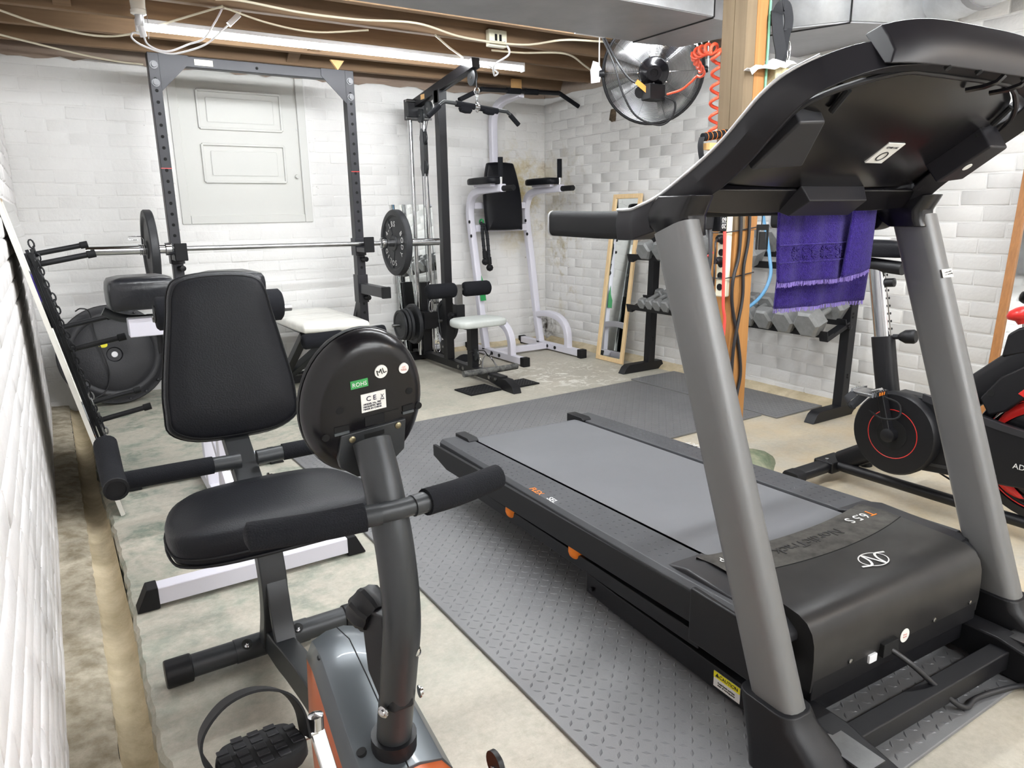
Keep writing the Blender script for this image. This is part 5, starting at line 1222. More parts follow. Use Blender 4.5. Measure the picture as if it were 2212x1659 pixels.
# seat, post, thigh rollers
G().bb((LX-.028, 4.235, .08), (LX+.028, 4.30, .375)).build('seat_post', 'black_powder', LT, bevel=.003)
G().bb((LX-.022, 4.24, .335), (LX+.022, 4.62, .385)).build('seat_beam', 'black_powder', LT, bevel=.003)
pts = catmull([(LX+a, 4.19+b_, .382) for a, b_ in ((-.175, -.09), (-.19, .02), (-.14, .12), (0, .135), (.14, .12), (.19, .02), (.175, -.09), (.10, -.12), (-.10, -.12))], 4, True)
cushion('seat', pts, 0, (0, 0, 1), .052, 'seat_grey', LT, .3)
G().bb((LX-.032, 4.42, .385), (LX+.032, 4.485, .50)).build('roller_sleeve', 'black_powder', LT, bevel=.003)
G().bb((LX-.022, 4.43, .48), (LX+.022, 4.475, .64)).build('roller_stem', 'steel', LT, bevel=.002)
G().lathe([(.012, 0), (.012, .03), (.02, .035), (.02, .055), (0, .058)], (LX-.032, 4.45, .43), (-1, -.3, 0), 12).build('pull_pin', 'black_plastic', LT)
G().cyl((LX-.22, 4.44, .605), (LX+.22, 4.44, .605), .011, 10).build('roller_axle', 'steel', LT)
for x0, x1 in ((LX-.255, LX-.028), (LX+.030, LX+.25)):
    G().lathe([(0, 0), (.022, 0), (.036, .003), (.048, .012), (.052, .024), (.052, x1-x0-.024), (.048, x1-x0-.012), (.036, x1-x0-.003), (0, x1-x0)], (x0, 4.44, .605), (1, 0, 0), 24).build('thigh_roller', 'black_foam', LT, smooth=55)
# foot bar, hook and chains
G().tube([(LX-.21, 4.03, .098), (LX, 4.03, .095), (LX+.21, 4.03, .098)], .021, 16).build('foot_bar', 'worn_tape', LT)
G().bb((LX-.02, 4.02, .06), (LX+.02, 4.09, .09)).build('foot_bar_bracket', 'black_powder', LT)
for (x, y, z0, n_) in ((LX-.075, 4.74, .62, 5), (LX-.05, 4.7, .30, 4)):
    for i in range(n_):
        c_ = V((x, y, z0-i*.022)); sd = V((0, 1, 0)) if i % 2 else V((1, 0, 0)); G().tube([c_+sd*.007*math.cos(t)+V((0, 0, .014*math.sin(t))) for t in [2*PI*k/10 for k in range(10)]], .0028, 6, closed=True).build('chain_link', 'chrome', LT, smooth=80)
    G().tube(catmull([V((x, y, z0-n_*.022-.02))+V((a, 0, b_)) for a, b_ in ((0, .016), (.014, 0), (.016, -.05), (0, -.068), (-.016, -.05), (-.012, 0))], 4, True), .0032, 6, closed=True).build('snap_hook', 'chrome', LT, smooth=80)
g = G(); g.tube(catmull([(LX-.05, 4.23, .195), (LX-.02, 4.225, .20), (LX+.06, 4.225, .195), (LX+.085, 4.22, .165), (LX+.10, 4.22, .15), (LX+.115, 4.22, .165), (LX+.12, 4.22, .185)], 4), .0035, 6); g.build('cable_hook', 'black_powder', LT, smooth=80)
lb_ = thing('lat_bar', 'bent black lat bar hanging from the pull-down machine cable', 'lat bar', (LX, 4.12, 1.68))
pb = [(LX-.335, 4.13, 1.705), (LX-.245, 4.125, 1.782), (LX-.20, 4.12, 1.79), (LX, 4.12, 1.772), (LX+.19, 4.115, 1.760), (LX+.225, 4.113, 1.752), (LX+.30, 4.11, 1.685)]
G().tube(catmull(pb, 5), .0115, 12).build('bar', 'grey_powder', lb_, smooth=60)
G().tube([V(pb[0])+V((-.004, 0, -.004)), V(pb[0])*.2+V(pb[1])*.8], .0155, 14).build('grip', 'black_foam', lb_)
G().tube([V(pb[-1])+V((.004, 0, -.004)), V(pb[-1])*.2+V(pb[-2])*.8], .0155, 14).build('grip', 'black_foam', lb_)
for t0, t1 in ((-.15, -.02), (.02, .15)): 
    G().tube([(LX+t0, 4.12, 1.772-.09*t0), (LX+t1, 4.12, 1.772-.09*t1)], .0185, 16).build('centre_pad', 'black_foam', lb_); G().lathe([(.001, -.05), (.02, -.035), (.024, 0), (.02, .035), (.001, .05)], (LX+(t0+t1)/2, 4.12, 1.755), (1, 0, -.09), 14).build('pad_flap', 'black_foam', lb_)
G().cyl((LX-.018, 4.12, 1.7735), (LX+.018, 4.12, 1.7705), .0135, 14).build('centre_ring', 'chrome', lb_)
G().torus((LX, 4.12, 1.79), (1, 0, 0), .011, .003, 16, 6).build('eyelet', 'chrome', lb_)
FM = 'small perforated rubber mats by the machine foot'
for x0, x1, y0, y1, rz, l2 in ((2.12, 2.36, 3.83, 4.03, 4, 'small perforated black mat left of the pull-down machine foot'), (2.44, 2.66, 3.83, 4.01, 4, 'small perforated black mat right of the pull-down machine foot')):
    t = thing('foot_mat', l2, 'mat', ((x0+x1)/2, (y0+y1)/2, .0005), R(rz), FM); w2, h2 = (x1-x0)/2, (y1-y0)/2
    G().bb((-w2, -h2, 0), (w2, h2, .009)).build('mat_base', 'black_rubber', t, world=False, bevel=.002)
    g = G()
    for i in range(8):
        for j in range(6): g.box((-w2+.03+i*(2*w2-.06)/7, -h2+.025+j*(2*h2-.05)/5, .0096), (.012, .010, .0022))
    g.build('raised_studs', 'console_grey', t, world=False, kind='stuff')
# odd cable attachments lying behind the seat post
st = thing('cable_strap', 'ankle strap with chrome rings lying behind the pull-down machine seat post', 'strap', (2.52, 4.55, 0))
G().rpath(catmull([(2.44, 4.60, .05), (2.52, 4.62, .07), (2.58, 4.56, .06), (2.56, 4.49, .04), (2.46, 4.50, .035)], 5), .008, .06, up=(0, 0, 1)).build('strap_band', 'nylon_black', st, smooth=60)
G().torus((2.58, 4.52, .06), (1, .3, .2), .035, .005, 20, 6).build('ring', 'chrome', st)
sh = thing('straight_handle', 'chrome stirrup handle lying on the floor behind the seat post', 'handle', (2.62, 4.45, 0))
G().tube(catmull([(2.55, 4.40, .014), (2.60, 4.48, .06), (2.66, 4.52, .10), (2.68, 4.47, .06), (2.67, 4.38, .016)], 5), .006, 8).build('bow', 'chrome', sh, smooth=80)
G().cyl((2.548, 4.398, .016), (2.672, 4.378, .016), .014, 14).build('grip', 'steel', sh)

# ================================================================== POWER TOWER
PX0, PX1 = 2.90, 3.44; PM = (PX0+PX1)/2
PT = thing('power_tower', 'white power tower with black back pad, arm pads and pull-up bar', 'power tower', (PM, 4.8, 0))
for sgn, x in ((-1, PX0), (1, PX1)):
    rn = G().bb((x-.026, 4.385, .012), (x+.026, 5.205, .064)).build('floor_runner', 'white_powder', PT, bevel=.004)
    for y0, y1 in ((4.34, 4.39), (5.20, 5.235)): G().bb((x-.03, y0, 0), (x+.03, y1, .069)).build('end_cap', 'black_rubber', rn, bevel=.004)
    up = G(); up.rpath(catmull([(x, 4.935, .05), (x, 5.0, .35), (x, 5.06, .70), (x, 5.125, 1.03), (x, 5.135, 1.16), (x, 5.09, 1.255), (x, 4.98, 1.293), (x, 4.80, 1.302), (x, 4.63, 1.306)], 5), .052, .056, up=(0, 1, 0), r=.008); up.build('upright', 'white_powder', PT, smooth=30)
    up2 = G(); up2.rpath(catmull([(x, 4.98, .285), (x, 4.83, .305), (x, 4.68, .29), (x, 4.59, .24), (x, 4.55, .16), (x, 4.545, .055)], 5), .05, .05, up=(0, 0, 1), r=.006); up2.build('curved_brace', 'white_powder', PT, smooth=30)
    # arm pad and grips
    xo = x+sgn*-.0 - .045
    pts = catmull([(xo+a, 4.83+b_, 1.338) for a, b_ in ((-.05, -.17), (-.055, 0), (-.05, .17), (.05, .17), (.055, 0), (.05, -.17))], 3, True)
    cushion('arm_pad', pts, 0, (0, 0, 1), .05, 'black_vinyl', PT, .2)
    G().bb((xo-.02, 4.70, 1.32), (xo+.02, 4.95, 1.342)).build('pad_plate', 'white_powder', PT)
    G().cyl((x, 4.66, 1.30), (x, 4.66, 1.42), .013, 12).build('grip_stem', 'chrome', PT)
    G().tube([(x, 4.66, 1.385), (x, 4.66, 1.525)], .019, 16).build('vertical_grip', 'black_foam', PT)
    G().tube([(x+.006, 4.645, 1.302), (x+.01, 4.50, 1.303)], .0205, 16).build('dip_grip', 'black_rubber', PT)
    G().cyl((x+.004, 4.66, 1.302), (x+.006, 4.63, 1.302), .022, 14).build('grip_collar', 'chrome', PT)
    for z in (1.06, .95): G().lathe([(.013, 0), (.013, .006), (0, .01)], (x-.026, 5.10-.2*(1.06-z), z), (-1, 0, 0), 12).build('bolt', 'black_plastic', PT)
    for y in (4.80, 4.69): G().lathe([(.014, 0), (.014, .006), (0, .01)], (x-.026, y, .038), (-1, 0, 0), 12).build('bolt', 'black_plastic', PT)
G().bb((PX0+.026, 4.80, .014), (PX1-.026, 4.85, .062)).build('floor_crossbar', 'white_powder', PT, bevel=.004)
G().bb((PX0+.026, 5.085, .98), (PX1-.026, 5.135, 1.035)).build('middle_crossbar', 'white_powder', PT, bevel=.004)
G().bb((PX0+.026, 5.10, 1.16), (PX1-.026, 5.14, 1.21)).build('middle_crossbar', 'white_powder', PT, bevel=.004)
pts = catmull([(PM-.02+a, 5.07+b_*-.0+.03*(b_/.27), 1.258+b_) for a, b_ in ((-.165, -.245), (-.172, 0), (-.13, .22), (-.09, .255), (.09, .255), (.13, .22), (.172, 0), (.165, -.245), (.13, -.268), (-.13, -.268))], 4, True)
cushion('back_pad', pts, 0, (0, -1, .1), .055, 'black_vinyl', PT, .2)
g = G(); g.rpath(catmull([(PM-.02, 5.13, 1.0), (PM-.02, 5.155, 1.35), (PM-.02, 5.165, 1.70), (PM-.02, 5.15, 1.88), (PM-.01, 5.06, 1.965), (PM, 4.92, 1.992), (PM, 4.78, 1.998)], 5), .056, .056, up=(0, 1, 0), r=.008); g.build('top_post', 'white_powder', PT, smooth=30)
pu = G().tube([(PM-.36, 4.76, 2.0), (PM+.345, 4.76, 2.02)], .0165, 14).build('pull_up_bar', 'black_powder', PT)
for sgn in (-1, 1):
    e = V((PM+(.345 if sgn > 0 else -.36), 4.76, 2.01+sgn*.01)); G().tube([e-V((sgn*.02, 0, -.002)), e, e+V((sgn*(.165 if sgn > 0 else .2), -.03, -.09))], .0165, 14).build('angled_grip', 'black_foam', pu)
    G().tube([(PM+sgn*.02, 4.76, 2.01+sgn*.0006), (PM+sgn*.14, 4.76, 2.01+sgn*.004)], .021, 14).build('foam_sleeve', 'black_foam', pu)
g = G(); g.prism([(-.024, 0), (.026, 0), (.026, .12), (.01, .20), (.0, .12), (-.024, .07)], (PX0+.004, 4.968, .44), (1, 0, 0), (0, .19, 1), (0, -.003, 0)); g.build('green_tape', 'green_tape', PT)
# triceps rope looped over the cross bar
tr_ = thing('triceps_rope', 'black braided triceps rope hanging on the power tower crossbar', 'rope', (2.99, 5.02, .75))
for i, (x, z1) in enumerate(((2.955, .74), (2.995, .69))):
    pts = catmull([(2.965+i*.01, 5.08, 1.05), (2.965+i*.015, 5.055, 1.03), (x, 5.04, .97), (x+.004, 5.03, .85), (x+.006, 5.025, z1+.08)], 5); g = G(); g.tube(pts, .014, 10); rp = g.build('rope', 'nylon_black', tr_, smooth=60)
    for k in range(9):
        p = pts[min(len(pts)-1, 4+k*2)]; G().torus(p, (.3, .2, 1), .0125, .0042, 12, 5).build('strand', 'black_rubber', rp)
    G().tube([(x+.006, 5.025, z1+.09), (x+.008, 5.022, z1+.03)], .019, 12).build('rope_sleeve', 'black_rubber', rp); G().lathe([(.001, -.03), (.022, -.02), (.03, 0), (.022, .02), (.001, .028)], (x+.008, 5.02, z1+.005), (0, 0, 1), 16).build('end_ball', 'black_rubber', rp)
G().torus((2.972, 5.08, 1.055), (1, .2, 0), .022, .007, 16, 8).build('green_collar', 'green_tape', tr_)
# ================================================================== MIRRORS
bm_ = thing('wall_mirror', 'frameless tall mirror leaning on the back wall behind the pull-down machine', 'mirror', (2.42, 5.16, 0))
g = G(); g.loft([[(2.255, 5.125, .03), (2.60, 5.125, .03), (2.60, 5.215, 1.20), (2.255, 5.215, 1.20)], [(2.255, 5.131, .03), (2.60, 5.131, .03), (2.60, 5.222, 1.20), (2.255, 5.222, 1.20)]]); g.build('glass', 'mirror', bm_)
G().bb((2.25, 5.115, .022), (2.605, 5.14, .034)).build('bottom_rail', 'steel', bm_)
def frame_mirror(name, label, b0, b1, t0, t1, fw, th, fm, loc):
    """b0,b1 bottom corners, t0,t1 top corners (outer); fw frame width"""
    b0, b1, t0, t1 = V(b0), V(b1), V(t0), V(t1); u = (b1-b0).normalized(); v = (t0-b0).normalized(); n_ = u.cross(v).normalized()
    if n_.x > 0: n_ = -n_
    t = thing(name, label, 'mirror', loc); wd = (b1-b0).length; h = (t0-b0).length
    for (o, d, L_, wv) in ((b0, v, h, u), (b1, v, h, -u), (b0+u*fw, u, wd-2*fw, v), (t0+u*fw, u, wd-2*fw, -v)):
        g = G(); g.loft([[o, o+wv*fw, o+wv*fw+n_*th, o+n_*th], [o+d*L_, o+d*L_+wv*fw, o+d*L_+wv*fw+n_*th, o+d*L_+n_*th]]); g.build('frame_rail', fm, t, bevel=.002)
    g = G(); a, b_ = b0+u*fw*.8+v*fw*.8+n_*th*.35, V((0, 0, 0)); q = [b0+u*fw*.8+v*fw*.8, b1-u*fw*.8+v*fw*.8, t1-u*fw*.8-v*fw*.8, t0+u*fw*.8-v*fw*.8]
    g.loft([[p+n_*th*.1 for p in q], [p+n_*th*.4 for p in q]]); g.build('glass', 'mirror', t)
    return t
frame_mirror('framed_mirror', 'narrow mirror in a pale pine frame leaning on the right wall', (3.53, 4.285, 0), (3.53, 3.975, 0), (3.688, 4.285, 1.245), (3.688, 3.955, 1.245), .032, .018, 'pine_frame', (3.53, 4.13, 0))
frame_mirror('framed_mirror', 'tall brown framed mirror leaning on the right wall by the spin bike', (3.44, 1.475, 0), (3.44, .90, 0), (3.69, 1.535, 1.27), (3.69, .96, 1.27), .034, .022, 'brown_frame', (3.44, 1.2, 0))
# ================================================================== DUMBBELL RACK
DR = thing('dumbbell_rack', 'black steel two-tier dumbbell rack along the right wall', 'rack', (3.5, 3.0, 0))
for y in (2.235, 3.745):
    f = G(); f.prism([(3.30, 0), (3.33, .045), (3.36, .062), (3.67, .062), (3.70, .0)], (0, y-.03, 0), (1, 0, 0), (0, 0, 1), (0, .06, 0)); f.build('foot', 'black_powder', DR, bevel=.004)
    G().beam((3.57, y, .05), (3.60, y, .95), .055, .06, up=(1, 0, 0)).build('upright', 'black_powder', DR, bevel=.004)
    for z in (.22, .235, .55, .57): G().lathe([(.006, 0), (.006, .002)], (3.575, y-.0285, z), (0, -1, 0), 8).build('bolt_hole', 'dark_hole', DR)
    for z0 in (.47, .815):
        G().beam((3.37, y, z0-.025), (3.60, y, z0+.055), .05, .022, up=(0, 0, 1)).build('shelf_arm', 'black_powder', DR, bevel=.003)
        G().lathe([(.014, 0), (.014, .008), (0, .012)], (3.55, y-.028, z0+.03), (0, -1, 0), 10).build('bolt', 'black_plastic', DR)
for z0 in (.47, .815):
    for x, dz_ in ((3.39, 0), (3.545, .052)):
        g = G(); g.prism([(-.02, -.016), (.03, .004), (.03, .012), (-.016, -.004), (-.024, .022), (-.030, .02)], (x, 2.21, z0+dz_), (1, 0, 0), (0, 0, 1), (0, 1.56, 0)); g.build('shelf_rail', 'black_powder', DR)
DG = 'hex dumbbells on the rack'
def hexhead(g, c, axv, r_, th):
    axv = V(axv).normalized(); u = V((0, 1, 0)); v = axv.cross(u).normalized(); c = V(c)
    def rg(f, t): return [c+axv*t+(u*math.cos(PI/3*i)+v*math.sin(PI/3*i))*r_*f for i in range(6)]
    g.loft([rg(.80, -th/2), rg(1, -th/2+th*.14), rg(1, th/2-th*.14), rg(.80, th/2)])
def dumbbell(label, y, z, r_, th, hl):
    sl = V((.155, 0, .052)).normalized(); n_ = V((-sl.z, 0, sl.x)); c = V((3.467, y, z+.026))+n_*(r_*.90+.006)
    t = thing('dumbbell', label, 'dumbbell', c-V((0, 0, r_)), 0, DG)
    for s_ in (-1, 1):
        g = G(); hexhead(g, c+sl*s_*(hl/2+th/2), sl, r_, th); g.build('head', 'iron_grey', t, smooth=20, bevel=.002)
    pts = [c+sl*(hl*k) for k in (-.5, -.3, 0, .3, .5)]; G().tube(catmull(pts, 3), .0155, 12).build('handle', 'iron_grey', t)
    return t
ys = [2.30, 2.455, 2.595, 2.715, 2.825, 2.93, 3.03, 3.125, 3.215, 3.30, 3.385, 3.465, 3.54, 3.615]
rs = [.080, .072, .064, .060, .058, .055, .052, .050, .048, .046, .044, .042, .040, .040]
ORD = ['sixth', 'seventh', 'eighth', 'ninth', 'tenth', 'eleventh', 'twelfth', 'thirteenth', 'last']
names = ['largest grey hex dumbbell at the near end of the lower rack tier', 'second grey hex dumbbell from the near end of the lower tier', 'third grey hex dumbbell from the near end of the lower tier', 'fourth grey hex dumbbell from the near end of the lower tier', 'fifth grey hex dumbbell from the near end of the lower tier']
for i, (y, r_) in enumerate(zip(ys, rs)):
    dumbbell(names[i] if i < 5 else '%s small grey hex dumbbell along the lower rack tier from the near end' % ORD[i-5], y, .47, r_, r_*1.25, .115)
for i, (y, r_) in enumerate(((2.72, .085), (2.90, .082), (3.08, .078), (3.25, .075), (3.41, .072), (3.57, .068))):
    dumbbell(['grey hex dumbbell nearest the viewer on the upper tier', 'second grey hex dumbbell on the upper tier behind the post', 'third grey hex dumbbell on the upper tier behind the post', 'fourth grey hex dumbbell on the upper tier behind the silver upright', 'fifth grey hex dumbbell on the upper tier behind the silver upright', 'farthest grey hex dumbbell on the upper tier left of the silver upright'][i], y, .815, r_, r_*1.25, .115)
# ================================================================== WOODEN POST AND WHAT HANGS ON IT
CAMP = V((0, 0, CAM_H)); PK = 0.862
def K(p): return V((p[0]*PK, p[1]*PK, p[2]*PK+.1546))      # scales the post and its fittings in towards the camera
def kb(g): g.v = [tuple(K(q)) for q in g.v]; return g
ps = thing('wooden_post', 'square wooden support post standing on a rough concrete footing', 'post', (2.49, 2.11, 0))
zt = (2.09-.1546)/PK; zb = (.05-.1546)/PK
kb(G().bb((2.81, 2.38, zb), (2.95, 2.52, 1.02))).build('post_lower', 'post_low', ps, bevel=.003)
kb(G().bb((2.81, 2.455, 1.0201), (2.878, 2.525, zt))).build('post_board', 'post_grey', ps, bevel=.003)
kb(G().bb((2.81, 2.38, 1.0201), (2.878, 2.4535, zt))).build('post_board', 'post_grey', ps, bevel=.003)
kb(G().bb((2.8795, 2.38, 1.0201), (2.952, 2.52, zt))).build('post_board', 'post_orange', ps, bevel=.003)
kb(G().bb((2.9535, 2.41, 1.02), (3.005, 2.49, zt))).build('post_board', 'post_orange', ps, bevel=.003)
rnd = random.Random(9); g = G(); rings = []
for f, z in ((1.0, 0), (.93, .02), (.72, .05), (.42, .066), (.1, .07)):
    rings.append([(2.475+f*(.17+.05*math.cos(3*a+1)+rnd.uniform(-.012, .012))*math.cos(a)*.95, 2.02+f*(.19+.03*math.sin(2*a)+rnd.uniform(-.012, .012))*math.sin(a), z+rnd.uniform(-.004, .004)*(z > 0)) for a in [2*PI*i/22 for i in range(22)]])
mat('mossy_concrete', hexc(150, 150, 128), 0.85, 0, .3, col2=hexc(98, 110, 88), vscale=14, bump=.7, bscale=40)
g.loft(rings); g.build('footing', 'mossy_concrete', ps, smooth=25)
# power strip with plugs
pw = thing('power_strip', 'cream power strip with a row of black sockets strapped to the post', 'power strip', K((2.79, 2.44, .70)))
kb(G().bb((2.768, 2.392, .70), (2.808, 2.452, 1.10))).build('strip_body', 'cream_plastic', pw, bevel=.008, segs=3)
for i in range(6): kb(G().lathe([(.017, -.002), (.017, .003), (.012, .003), (.012, .001), (0, .001)], (2.768, 2.422, .75+i*.056), (-1, 0, 0), 18)).build('socket', 'black_plastic', pw)
for z in (1.015, .795): kb(G().tube([(2.80, 2.53, z-.004), (2.762, 2.45, z-.003), (2.762, 2.386, z), (2.80, 2.374, z+.004), (2.88, 2.374, z+.012), (2.955, 2.374, z+.02)], .003, 6)).build('tie_wire', 'cable_black', pw)
pg = thing('power_plug', 'black rectangular timer plug with white numbers at the top of the power strip', 'plug', K((2.745, 2.44, 1.02)))
kb(G().bb((2.722, 2.395, 1.02), (2.767, 2.45, 1.11))).build('plug_body', 'black_plastic', pg, bevel=.004)
for s_, z in (('60', 1.075), ('20', 1.045)):
    t_ = text('numbers', s_, .026, K((2.742, 2.3925, z)), (-1, 0, 0), (0, 0, -1), 'print_white', pg)
kb(G().bb((2.728, 2.3935, 1.0595), (2.76, 2.394, 1.061))).build('rule', 'print_white', pg)
p2 = thing('power_plug', 'black angled plug with a grey cable left of the timer plug', 'plug', K((2.69, 2.45, 1.0)))
kb(G().loft([[(2.64, 2.42, 1.03), (2.70, 2.42, 1.03), (2.70, 2.47, 1.03), (2.64, 2.47, 1.03)], [(2.66, 2.425, 1.11), (2.715, 2.425, 1.11), (2.715, 2.465, 1.11), (2.66, 2.465, 1.11)]])).build('plug_body', 'black_plastic', p2, bevel=.004)
kb(G().tube(catmull([(2.70, 2.445, 1.03), (2.705, 2.44, .98), (2.712, 2.44, .90), (2.715, 2.45, .82)], 5), .010, 10)).build('cable', 'cable_grey', p2)
for i, z in enumerate((.985, .88)):
    q = thing('power_plug', ['small black plug in the upper socket of the power strip', 'small black plug in a middle socket of the power strip'][i], 'plug', K((2.75, 2.42, z-.02)))
    kb(G().lathe([(.018, 0), (.018, .025), (.010, .035), (0, .035)], (2.764, 2.422, z), (-1, -.05, 0), 12)).build('plug_body', 'black_plastic', q)
    kb(G().tube(catmull([(2.735, 2.42, z), (2.71, 2.41, z-.015), (2.70, 2.40, z-.06), (2.71, 2.41, z-.12)], 4), .005, 8)).build('cable', 'cable_black', q)
def kcable(name, pts, r_, m, label, cat='cord', group=None):
    g = kb(G().tube(catmull(pts, 7), r_, 8)); o = g.build(name, m, smooth=80); return tag(recenter(o), label, cat, group)
kcable('red_lead', [(2.742, 2.386, 1.02), (2.744, 2.384, .95), (2.748, 2.383, .80), (2.757, 2.384, .66), (2.775, 2.386, .58), (2.78, 2.40, .40)], .0075, 'cable_red', 'salmon red lead hanging down the front of the power strip')
kcable('red_lead', [(2.64, 2.45, 1.03), (2.632, 2.46, .99), (2.65, 2.47, .93), (2.70, 2.46, .90), (2.73, 2.44, .92)], .006, 'cable_red', 'short red lead left of the power strip plugs')
BC = 'black cords hanging on the front of the post'
kcable('black_lead', [(2.815, 2.372, 1.20), (2.83, 2.368, 1.10), (2.835, 2.368, 1.0), (2.828, 2.368, .89), (2.79, 2.362, .78), (2.80, 2.365, .66), (2.86, 2.368, .48), (2.893, 2.368, .32), (2.875, 2.366, .21), (2.85, 2.36, .12)], .0085, 'cable_black', 'black cord on the post that crosses to the right lower down', group=BC)
kcable('black_lead', [(2.885, 2.37, 1.22), (2.888, 2.364, 1.10), (2.888, 2.364, .97), (2.865, 2.364, .84), (2.868, 2.362, .70), (2.84, 2.358, .57), (2.822, 2.362, .43), (2.828, 2.366, .22), (2.85, 2.364, .05)], .0085, 'cable_black', 'black cord on the post that crosses to the left lower down', group=BC)
kcable('green_cable', [(2.958, 2.374, 2.2), (2.957, 2.374, 2.05), (2.957, 2.374, 1.85), (2.955, 2.374, 1.65), (2.953, 2.374, 1.30)], .0065, 'cable_green', 'thin green cable running down the edge of the wooden post')
# pegged band handle
pgk = thing('band_handle', 'black foam band handle with orange rings hanging on a wooden peg', 'handle', K((2.72, 2.46, 1.34)))
kb(G().tube([(2.655, 2.47, 1.452), (2.80, 2.455, 1.474)], .019, 14)).build('grip', 'black_foam', pgk)
for i in range(5): kb(G().torus((2.675+i*.026, 2.468-i*.0028, 1.455+i*.004), (1, -.1, .15), .0192, .0012, 16, 5)).build('orange_ring', 'orange_rubber', pgk)
kb(G().rpath(catmull([(2.65, 2.47, 1.452), (2.642, 2.47, 1.42), (2.65, 2.472, 1.38), (2.672, 2.475, 1.33)], 4), .006, .03, up=(0, 1, 0))).build('strap', 'nylon_black', pgk)
kb(G().bb((2.66, 2.43, 1.395), (2.809, 2.475, 1.425))).build('wooden_peg', 'wood_peg'); o = bpy.data.objects['wooden_peg']; tag(recenter(o), 'short pale wooden peg sticking out of the post under the band handle', 'peg')
# black strap loop with carabiner
sl = thing('webbing_strap', 'folded black webbing strap with a chrome carabiner hanging on the post', 'strap', K((3.02, 2.36, 1.80)))
kb(G().rpath(catmull([(3.0, 2.39, 1.97), (2.985, 2.36, 2.0), (2.975, 2.345, 1.96), (2.99, 2.345, 1.90), (3.02, 2.35, 1.84), (3.03, 2.355, 1.79)], 5), .005, .06, up=(.63, -.78, 0))).build('webbing', 'nylon_black', sl, smooth=60)
kb(G().rpath(catmull([(3.0, 2.385, 1.95), (2.996, 2.35, 2.02), (3.02, 2.335, 2.025), (3.05, 2.34, 1.98), (3.055, 2.345, 1.93)], 5), .005, .05, up=(.63, -.78, 0))).build('webbing', 'nylon_black', sl, smooth=60)
kb(G().rpath(catmull([(3.05, 2.345, 1.94), (3.045, 2.35, 1.89), (3.04, 2.352, 1.84), (3.035, 2.354, 1.79)], 5), .005, .04, up=(.63, -.78, 0))).build('webbing', 'nylon_black', sl, smooth=60)
kb(G().tube(catmull([(3.068, 2.35, 1.885), (3.082, 2.35, 1.88), (3.088, 2.35, 1.84), (3.078, 2.35, 1.80), (3.068, 2.35, 1.83)], 4, True), .0035, 8, closed=True)).build('carabiner', 'chrome', sl)
bx_ = tag(recenter(kb(G().bb((3.008, 2.36, 1.42), (3.17, 2.46, 1.775))).build('fuse_box', 'tan_box', bevel=.004)), 'speckled cream box fixed to the right side of the post', 'box')
g = G(); P = []
rnd = random.Random(4)
for i in range(9):
    row = []
    for j in range(7):
        x = 2.80+.31*i/8+.02*j/6; y = 2.325+.11*j/6; z = 1.735+.095*i/8-.02*(j == 0)+.014*math.sin(i*1.1+j*.8)-.03*(1-j/6)*(i > 5)
        row.append((x, y, z+rnd.uniform(-.003, .003)))
    P.append(row)
g.grid(P); tag(recenter(kb(g).build('paper_sheet', 'paper', solid=.002, smooth=20)), 'crumpled white sheet lying on top of the cream box', 'paper')
# blue hose behind the post
cable('air_hose', [(3.36, 2.72, 1.95), (3.39, 2.70, 1.5), (3.40, 2.70, 1.15), (3.335, 2.60, .955), (3.30, 2.55, .86), (3.29, 2.53, .775), (3.25, 2.53, .69), (3.16, 2.53, .625), (3.02, 2.55, .56), (2.9, 2.58, .42)], .0095, 'hose_blue', 'blue air hose hanging in a curve right of the post', cat='hose')

# ================================================================== FAN under the duct
FC = V((3.05, 3.235, 1.895)); fa = (CAMP-FC).normalized(); fa = (fa+V((.06, .0, -.05))).normalized(); fu, fv, _ = perp(fa)
FN = thing('wall_fan', 'black round drum fan seen from behind, hanging under the duct', 'fan', FC-V((0, 0, .29)))
G().torus(FC, fa, .283, .0085, 56, 8).build('outer_ring', 'black_powder', FN, smooth=80)
G().torus(FC-fa*.06, fa, .283, .0065, 56, 8).build('outer_ring', 'black_powder', FN, smooth=80)
for nm, sg_, dep in (('rear_guard', 1, .085), ('front_guard', -1, .05)):
    g = G(); off = 0 if sg_ > 0 else -.06
    for k in range(30):
        r_ = .085+.195*k/30; d = dep*(1-(r_/.283)**2.2); c_ = FC+fa*(off+sg_*d)
        g.tube([c_+(fu*math.cos(2*PI*i/40)+fv*math.sin(2*PI*i/40))*r_ for i in range(40)], .0017, 4, closed=True)
    for k in range(10):
        a = 2*PI*k/10; g.tube([FC+fa*(off+sg_*dep*(1-(r_/.283)**2.2))+(fu*math.cos(a)+fv*math.sin(a))*r_ for r_ in (.07, .12, .17, .22, .26, .283)], .002, 4)
    g.build(nm, 'steel' if sg_ > 0 else 'rack_black', FN, smooth=80)
mo = G().lathe([(.083, 0), (.083, .05), (.076, .065), (.05, .085), (.04, .10), (.022, .10), (.02, .085), (0, .085)], FC+fa*.05, fa, 32).build('motor', 'gloss_black', FN, smooth=40)
for i in range(10): G().lathe([(.005, 0), (.005, .004), (0, .005)], FC+fa*.10+(fu*math.cos(2*PI*i/10)+fv*math.sin(2*PI*i/10))*.088, fa, 8).build('screw', 'chrome', mo)
for k in range(3):
    g = G(); P = []
    for i in range(7):
        a = 2*PI*k/3+R(-38+i*13); P.append([FC+(fu*math.cos(a)+fv*math.sin(a))*r_+fa*(-.03+.028*(i/6-.5)*2) for r_ in (.05, .12, .19, .255)])
    g.grid(P); g.build('blade', 'silver_trim', FN, solid=.002, smooth=60)
G().lathe([(.05, -.045), (.05, 0)], FC, fa, 20).build('hub', 'steel', FN)
